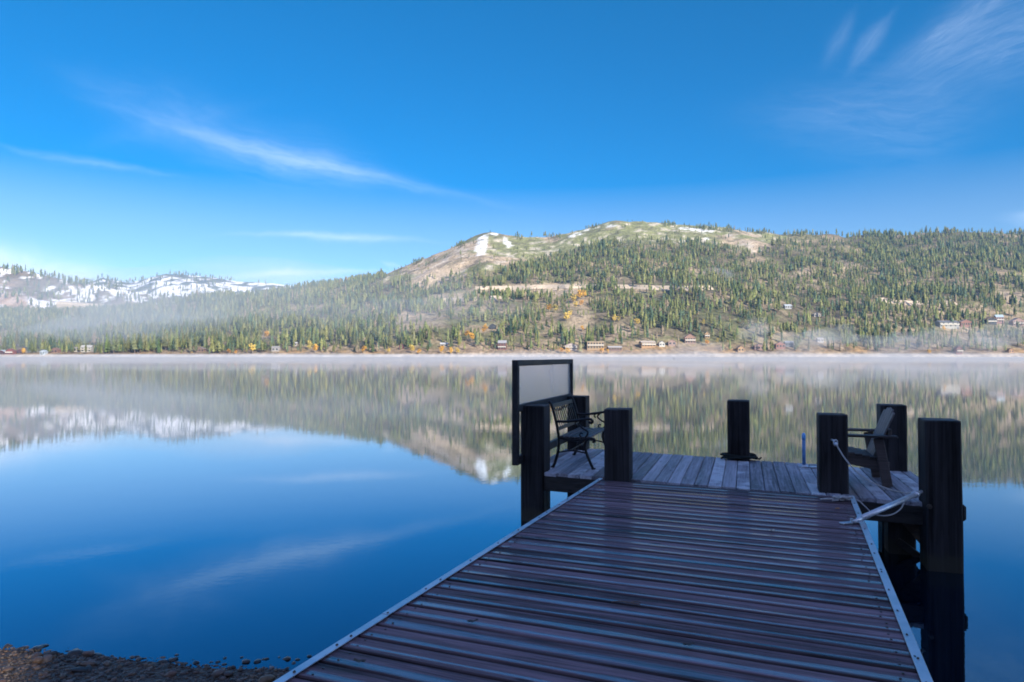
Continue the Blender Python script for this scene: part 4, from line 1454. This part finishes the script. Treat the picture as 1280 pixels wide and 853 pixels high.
# ------------------------------------------------------------------ bench
iron = plain_mat('cast_iron', (0.012, 0.012, 0.014), 0.42, 0.35, 0.3, 30, 0.5, 0.1)
bench_wood = wood_mat('bench_slat_wood', (0.03, 0.026, 0.026), (0.115, 0.10, 0.10), 'x', (0.35, 0.6), 1.0, 0.4, 0.4)
b0, b1 = on_z(693, 584.5, DECK_Z), on_z(740, 587.5, DECK_Z)
dirv = Vector((math.sin(DA), math.cos(DA), 0))
BL = 1.20
bc = (b0 + b1) / 2 + dirv * (BL / 2 - .02)
bench = empty('garden_bench', (bc.x, bc.y, DECK_Z + .004), R(90) - DA)
tag(bench, 'cast iron garden bench with wooden slats on the dock', 'bench')


def spline(pts, n=6):
    P = [Vector(p) for p in pts]
    P = [P[0] * 2 - P[1]] + P + [P[-1] * 2 - P[-2]]
    o = []
    for i in range(1, len(P) - 2):
        for k in range(n):
            t = k / n
            a, b, c_, d_ = P[i - 1], P[i], P[i + 1], P[i + 2]
            o.append(0.5 * ((2 * b) + (-a + c_) * t + (2 * a - 5 * b + 4 * c_ - d_) * t * t + (-a + 3 * b - 3 * c_ + d_) * t ** 3))
    o.append(P[-2])
    return o


for sx in (-BL / 2 + .03, BL / 2 - .03):
    m = MB()
    m.tube(spline([(sx, .265, 0), (sx, .235, .06), (sx, .195, .20), (sx, .185, .34), (sx, .195, .44), (sx, .225, .60), (sx, .262, .73), (sx, .290, .80), (sx, .315, .825)]), .019, 8)
    m.tube(spline([(sx, -.255, 0), (sx, -.225, .06), (sx, -.175, .18), (sx, -.150, .28), (sx, -.165, .345), (sx, -.21, .375)]), .018, 8)
    m.tube(spline([(sx, .190, .375), (sx, .05, .350), (sx, -.10, .355), (sx, -.20, .378), (sx, -.262, .372), (sx, -.272, .345), (sx, -.245, .335)]), .016, 8)
    m.tube(spline([(sx, .215, .575), (sx, .08, .578), (sx, -.08, .600), (sx, -.195, .618), (sx, -.245, .600), (sx, -.235, .570), (sx, -.200, .580)]), .017, 8)
    m.tube(spline([(sx, -.115, .602), (sx, -.075, .55), (sx, -.12, .50), (sx, -.185, .46), (sx, -.175, .41), (sx, -.14, .375)]), .012, 8)
    m.tube(spline([(sx, -.09, .60), (sx, -.035, .575), (sx, -.03, .545), (sx, -.055, .54)]), .009, 6)
    m.tube(spline([(sx, -.12, .38), (sx, -.085, .41), (sx, -.10, .44), (sx, -.125, .43)]), .009, 6)
    m.tube(spline([(sx, .188, .19), (sx, .05, .215), (sx, -.06, .212), (sx, -.172, .19)]), .010, 6)
    m.box((sx, .262, .008), (.045, .05, .016), bev=.004)
    m.box((sx, -.258, .008), (.045, .05, .016), bev=.004)
    m.build('side_frame', iron, bench, True)
m = MB()
for i in range(6):
    yy = .145 - i * .068
    m.box((0, yy, .378 + .010 * abs(i - 2.2) / 2), (BL - .03, .052, .020), bev=.004, tint=random.random())
m.build('seat', bench_wood, bench)
m = MB()


def bk(z): return .185 + (z - .42) * .30


for (z0, z1) in ((.455, .50), (.735, .79)):
    m.bar((-BL / 2 + .045, bk((z0 + z1) / 2), (z0 + z1) / 2), (BL / 2 - .045, bk((z0 + z1) / 2), (z0 + z1) / 2), .022, z1 - z0, random.random(), .004, up=(0, .3, 1))
for i in range(11):
    xx = -BL / 2 + .10 + i * (BL - .20) / 10
    m.bar((xx, bk(.495), .495), (xx, bk(.745), .745), .024, .007, random.random(), 0, up=(0, -1, .3))
# arched lattice under the top rail
for i in range(8):
    xa = -BL / 2 + .10 + i * (BL - .20) / 8
    xb = xa + (BL - .20) / 8
    m.tube([(xa, bk(.70), .685), ((xa + xb) / 2, bk(.73), .728), (xb, bk(.70), .685)], .007, 6)
m.build('backrest', iron, bench)
m = MB()
m.tube([(-BL / 2 + .03, .05, .214), (BL / 2 - .03, .05, .214)], .008, 8)
m.build('stretcher', iron, bench)

# ------------------------------------------------------------------ wooden armchair
chc = at_y(1067, 560, 7.70)
chair = empty('deck_chair', (chc.x, chc.y, DECK_Z + .004), R(90) - DA)
chair.scale = (.94, .94, .97)
tag(chair, 'brown wooden adirondack chair with rounded slat back beside the right hand posts', 'chair')
chair_wood = wood_mat('chair_wood', (0.026, 0.021, 0.019), (0.12, 0.095, 0.085), 'y', (0.45, 0.7), 1.0, 0.45, 0.35)
chair_wood_z = wood_mat('chair_back_wood', (0.06, 0.052, 0.052), (0.20, 0.175, 0.17), 'z', (0.4, 0.65), 1.0, 0.45, 0.4)
for sx in (-.31, .31):
    m = MB(); m.box((sx * 1.08, .25, .27), (.035, .11, .54), bev=.005, tint=random.random()); m.build('leg', chair_wood, chair)
    m = MB(); m.bar((sx * 1.08, -.21, .535), (sx * 1.08, -.30, .0), .035, .105, random.random(), .005, up=(0, 1, 0)); m.build('leg', chair_wood, chair)
    m = MB(); m.bar((sx, .29, .325), (sx, -.32, .215), .032, .115, random.random(), .005); m.build('side_rail', chair_wood, chair)
    m = MB()
    m.box((sx * 1.13, -.035, .555), (.125, .73, .026), bev=.008, tint=random.random())
    m.build('armrest', chair_wood, chair)
m = MB()
for i in range(7):
    yy = .30 - i * .077
    m.bar((-.335, yy, .395 - i * .0135), (.335, yy, .395 - i * .0135), .074, .022, random.random(), .004)
m.build('seat', chair_wood, chair)
m = MB()
for i in range(5):
    f = i - 2
    xb, xt = f * .098, f * .122
    top = .855 - .010 * f * f
    base_ = Vector((xb, -.17, .30)); tip = Vector((xt, -.17 - (top - .30) * .42, top))
    n = 7
    wv = Vector((1, 0, 0))
    ax = (tip - base_).normalized()
    nv = ax.cross(wv).normalized()
    outl = [base_ - wv * .042, base_ + wv * .042, tip + wv * .054 - ax * .054]
    outl += [tip - ax * .054 + wv * .054 * math.cos(q) + ax * .054 * math.sin(q) for q in [math.pi * j / n for j in range(1, n)]]
    outl += [tip - wv * .054 - ax * .054]
    k = len(outl)
    m.add([p + nv * .009 for p in outl] + [p - nv * .009 for p in outl], [tuple(range(k)), tuple(range(k, 2 * k))[::-1]] + [(j, k + j, k + (j + 1) % k, (j + 1) % k) for j in range(k)], random.random())
m.build('backrest', chair_wood_z, chair)
m = MB()
m.bar((-.33, -.335, .555 + .045), (.33, -.335, .555 + .045), .03, .07, .3, .004)
m.bar((-.31, -.225, .335), (.31, -.225, .335), .03, .07, .6, .004)
m.build('back_brace', chair_wood, chair)

# ------------------------------------------------------------------ pole, ropes, small things
galv = plain_mat('galvanised_pipe', (0.62, 0.65, 0.69), 0.38, 0.55, 0.15, 20, 0.5, 0.05)
rope_m = plain_mat('rope_fibre', (0.42, 0.41, 0.40), 0.85, 0, 0.3, 120, 0.2, 0.5)
dark_rope = plain_mat('old_rope', (0.020, 0.026, 0.026), 0.8, 0, 0.4, 60, 0.2, 0.5)
pa, pb = at_y(1072, 650, 5.44), at_y(1148, 616.5, 6.36)
pole = empty('stand_off_pole', pa)
tag(pole, 'pale galvanised pipe from the gangway edge to the tall pile', 'pole')
v = pb - pa
m = MB()
m.tube([v * .05, v * .93], .023, 14)
m.build('pipe', galv, pole, True)
m = MB()
m.tube([v * -.05, v * .0, v * .01, v * .06], [.012, .012, .020, .020], 10)
m.build('end_fitting', galv, pole, True)
m = MB()
m.tube([v * .92, v * .965, v * .97, v * 1.06], [.032, .032, .014, .014], 14)
m.build('end_fitting', galv, pole, True)
m = MB()
g0 = on_z(1060, 652, GANG_Z + .022) - pa
m.bar(g0 + Vector((-.06, -.01, -.012)), g0 + Vector((.13, .05, -.012)), .05, .010, bev=.002)
m.tube([g0 + Vector((.04, .02, -.02)), g0 + Vector((.04, .02, .02))], .012, 8)
m.build('gangway_plate', strip_m, pole)


def rope(pts, r=.0085, n=10):
    m = MB()
    m.tube(spline(pts, n), r, 7)
    return m


ra = at_y(1043, 551, 6.94)
tie = empty('mooring_rope', ra)
tag(tie, 'grey rope from an eye on the post down to the pale pipe', 'rope')
pts = [at_y(a, b, y) - ra for a, b, y in ((1046, 557, 6.90), (1056, 573, 6.80), (1071, 590, 6.68), (1090, 603, 6.55), (1112, 612, 6.43), (1132, 616.2, 6.34), (1142, 615, 6.31))]
rope(pts, .0068).build('line', rope_m, tie, True)
m = MB()
q = at_y(1045.5, 556, 6.91) - ra
m.tube([Vector((0, .06, 0)), Vector((0, -.005, 0))], .011, 8)
ringp = [Vector((.020 * math.cos(a) + .006, -.012, .030 * math.sin(a) - .020)) for a in [2 * math.pi * i / 14 for i in range(15)]]
m.tube(ringp, .006, 7)
m.tube([q * .45, q * 1.0, q * 1.25], [.014, .018, .012], 8)
m.build('eye_bolt', galv, tie, True)
rb = at_y(1058, 621, 6.55)
t2 = empty('slack_rope', rb)
tag(t2, 'pale rope knotted on the gangway corner, hanging in a loop under the pipe', 'rope')
pts = [at_y(a, b, y) - rb for a, b, y in ((1062, 622.5, 6.55), (1073, 626, 6.5), (1082, 634, 6.42), (1091, 642, 6.30), (1103, 645, 6.22), (1116, 643, 6.22), (1126, 636, 6.26), (1131, 626, 6.30), (1134, 617, 6.32))]
rope(pts, .0062).build('line', rope_m, t2, True)
m = MB()
kc = on_z(1052, 624.5, GANG_Z + .02) - rb
loops = []
for i in range(46):
    a = i * .62
    loops.append(kc + Vector((.055 * math.cos(a) * (1 + .5 * math.sin(i * 1.7)) + .0014 * i - .03, .035 * math.sin(a * 1.3), .012 + .016 * math.sin(i * .9))))
m.tube(loops, .0075, 6)
tail = [kc + Vector((-.06, 0, .012)), kc + Vector((-.12, -.01, .006)), kc + Vector((-.19, .012, .0)), kc + Vector((-.10, .02, .002)), kc + Vector((-.15, .03, .0))]
m.tube(spline(tail, 5), .008, 6)
m.build('knot', rope_m, t2, True)

# old rope heaped round the far post
cpos = at_y(923, 500, 9.33)
t3 = empty('rope_heap', (cpos.x, cpos.y, DECK_Z), 0)
tag(t3, 'dark old rope heaped around the base of the far edge post', 'rope')
m = MB()
pts = []
for i in range(120):
    a = i * .27
    rr = .180 + .035 * math.sin(i * .61) + .020 * math.sin(i * 1.9)
    sq = 1.0 / max(abs(math.cos(a)), abs(math.sin(a)))
    pts.append(Vector((rr * math.cos(a) * (0.75 + .25 * sq), rr * math.sin(a) * (0.75 + .25 * sq), .022 + .030 * (.5 + .5 * math.sin(i * .43)) + .0002 * i)))
m.tube(pts, .013, 7)
m.build('coil', dark_rope, t3, True)
m = MB()
m.tube(spline([(.18, -.05, .016), (.24, -.10, .016), (.28, -.03, .016), (.31, .02, .016)], 6), .012, 7)
m.tube(spline([(-.17, -.1, .03), (-.23, -.14, .05), (-.26, -.06, .02)], 6), .012, 7)
m.build('rope_end', dark_rope, t3, True)

# blue pipe at the far edge
bl = on_z(1005, 584, DECK_Z)
t4 = empty('blue_pipe', bl)
tag(t4, 'short blue pipe with rounded cap standing in a flange on the dock edge', 'pipe')
blue = plain_mat('blue_plastic', (0.10, 0.25, 0.50), 0.4, 0, 0.2, 14)
bluel = plain_mat('blue_cap_plastic', (0.14, 0.42, 0.85), 0.4, 0, 0.1, 14)
m = MB()
m.tube([(0, 0, .008), (0, 0, .36)], .021, 14); m.build('shaft', blue, t4, True)
m = MB()
m.tube([(0, 0, .345), (0, 0, .40), (0, 0, .42), (0, 0, .432)], [.023, .023, .018, .007], 14); m.build('cap', bluel, t4, True)
m = MB()
m.tube([(0, 0, .004), (0, 0, .012), (0, 0, .03)], [.062, .060, .034], 14); m.box((.10, -.07, .012), (.12, .07, .012), bev=.003); m.build('flange', galv, t4)

# leaves and a twig on the gangway
leaf_cols = [((.50, .42, .30), 965, 664, 'pale dry leaf lying alone on the wet planks'), ((.42, .17, .04), 1047, 636.5, 'orange leaf on the planks near the rope knot'), ((.055, .04, .035), 591, 778, 'small dark leaf on the planks towards the near left edge'), ((.05, .04, .035), 861, 807, 'tiny dark leaf on the near planks right of the twig'),
             ((.06, .045, .035), 449, 828, 'dark leaf on the nearest planks by the left edge strip')]
for (c, lx, ly, lab) in leaf_cols:
    p = on_z(lx, ly, GANG_Z + .008)
    m = MB()
    n = 10
    ring = []
    s = .022
    for i in range(n):
        a = 2 * math.pi * i / n
        rr = s * (1 + .25 * math.sin(3 * a + lx))
        ring.append((rr * 1.3 * math.cos(a), rr * .7 * math.sin(a), .004 + .008 * math.sin(a * 2 + lx) ** 2))
    m.add([(0, 0, .002)] + ring, [(0, 1 + i, 1 + (i + 1) % n) for i in range(n)])
    o = m.build('fallen_leaf', plain_mat('leaf', c, .6, 0, .3, 60))
    o.location = p
    o.rotation_euler = (0, 0, lx)
    tag(o, lab, 'leaf', 'leaves on the gangway')
p = on_z(788, 755, GANG_Z + .010)
m = MB()
m.tube(spline([(-.10, .03, .0), (-.05, .025, .004), (0, 0, .006), (.05, -.012, .002)], 5), .0032, 6)
m.tube(spline([(0, 0, .006), (.03, .02, .006), (.06, .018, .0)], 5), .003, 6)
o = m.build('twig', plain_mat('twig_bark', (.16, .10, .075), .7, 0, .3, 60))
o.location = p
tag(o, 'thin forked twig lying on the wet planks', 'twig')

# buoys far out
for (bx, by, lab) in ((818, 448.2, 'dark float near the far shore below the orange tan house'), (842.5, 448.9, 'dark float near the far shore below the pink cabin')):
    p = on_z(bx, by, 0.0)
    if p.y > 800: p = p * (800 / p.y)
    m = MB()
    m.tube([(0, 0, -.5), (0, 0, .2), (0, 0, .9), (0, 0, 1.2)], [.5, .75, .6, .15], 12)
    o = m.build('buoy', plain_mat('buoy_paint', (.05, .05, .055), .5, 0, .2, 2), None, True)
    o.location = (p.x, p.y, 0)
    tag(o, lab, 'buoy')

# ------------------------------------------------------------------ air: haze over everything, mist lying on the lake
def volume_mat(name, density, color, aniso=0.0):
    m, nt, out = new_mat(name)
    v = nt.node('ShaderNodeVolumePrincipled')
    v.inputs['Density'].default_value = density
    v.inputs['Color'].default_value = (*color, 1)
    v.inputs['Anisotropy'].default_value = aniso
    nt.l.new(v.outputs[0], out.inputs['Volume'])
    return m


HAZE_D, MIST_D, BANK_D = 0.00006, 0.0036, 0.0085
m = MB()
m.box((0, 3000, 290), (12000, 7000, 590))
tag(m.build('haze', volume_mat('haze_air', HAZE_D, (.28, .56, 1.0))), 'pale blue haze in the air over the lake and hills', 'haze', kind='stuff')
m = MB()
m.box((0, (14 + SHORE - 14) / 2, .78), (5000, SHORE - 28, 1.5))
tag(m.build('mist', volume_mat('mist_air', MIST_D, (.58, .585, .61))), 'thin white mist lying on the lake surface', 'mist', kind='stuff')


def mist_bank(specs, label, air=None):
    bm = bmesh.new()
    for (bx, by, Yd, rx, ry, rz) in specs:
        p = at_y(bx, by, Yd)
        b2 = bmesh.new()
        bmesh.ops.create_icosphere(b2, subdivisions=4, radius=1.0)
        off = Vector((bx, by, 3.0))
        for v in b2.verts:
            k = 1 + .55 * mnoise.noise(v.co * 1.3 + off) + .3 * mnoise.noise(v.co * 3.1 + off)
            v.co = Vector((p.x + v.co.x * rx * k, p.y + v.co.y * ry * k, max(p.z + v.co.z * rz * k, 1.58)))
        me = bpy.data.meshes.new('t')
        b2.to_mesh(me); b2.free()
        bm.from_mesh(me)
    me = bpy.data.meshes.new('mist')
    bm.to_mesh(me); bm.free()
    me.polygons.foreach_set('use_smooth', [True] * len(me.polygons))
    me.materials.append(air or BANK)
    o = link('mist', me)
    tag(o, label, 'mist', kind='stuff')


THIN = volume_mat('thin_haze_air', 0.0010, (.68, .75, .84))
SMOKE = volume_mat('smoke_air', 0.006, (.66, .74, .84))
BANK = volume_mat('mist_bank_air', BANK_D, (.72, .76, .82))
WISP = volume_mat('mist_wisp_air', 0.0035, (.80, .82, .87))
for k, (bx, zz, Yd, rx, ry) in enumerate([(300, 1.9, 260, 70, 40), (640, 2.0, 380, 110, 60), (950, 2.2, 330, 90, 40), (90, 2.3, 480, 150, 60), (1200, 2.0, 240, 60, 35), (520, 2.6, 620, 200, 60), (1080, 2.8, 640, 180, 50), (240, 2.8, 700, 180, 50), (780, 2.4, 190, 40, 26)]):
    py_ = HORIZON - F * (zz - EYE) / Yd
    mist_bank([(bx, py_, Yd, rx, ry, 1.5)], ['drifting wisp of mist low over the water near the left of the lake', 'drifting wisp of mist low over the middle of the lake', 'drifting wisp of mist low over the water behind the far edge post', 'drifting wisp of mist off the far left shore',
              'drifting wisp of mist low over the water right of the tall pile', 'long wisp of mist off the central shore', 'long wisp of mist off the right hand shore', 'long wisp of mist off the left hand shore', 'nearest wisp of mist just beyond the dock'][k], WISP)
mist_bank([(1000, 428, 838, 38, 16, 14)], 'low wisp of mist in front of the cabins on the right shore')
mist_bank([(1040, 420, 862, 32, 16, 14)], 'taller wisp of mist drifting through the right shore trees')
mist_bank([(945, 415, 868, 22, 14, 16)], 'wisp of mist between shore pines left of the brick red cabin')
mist_bank([(1115, 430, 838, 46, 16, 14)], 'low mist before the trees beneath the white building')
mist_bank([(1250, 418, 850, 34, 16, 18)], 'mist hanging below the black house')
mist_bank([(800, 342, 1480, 95, 55, 26), (700, 345, 1540, 80, 50, 14)], 'smoky haze hanging over the middle of the wooded hill', SMOKE)
mist_bank([(880, 352, 1400, 75, 45, 24)], 'faint haze on the slope above the pink cabin', SMOKE)
mist_bank([(370, 398, 1060, 330, 270, 72)], 'broad pale haze over the woods where the hill begins to climb', THIN)
mist_bank([(30, 404, 1060, 330, 270, 66)], 'broad pale haze over the woods at the far left', THIN)
mist_bank([(1190, 425, 842, 60, 16, 15)], 'mist along the waterline by the dark red boathouse')
mist_bank([(870, 436, 836, 40, 14, 8)], 'thin mist at the waterline below the red roofed house')
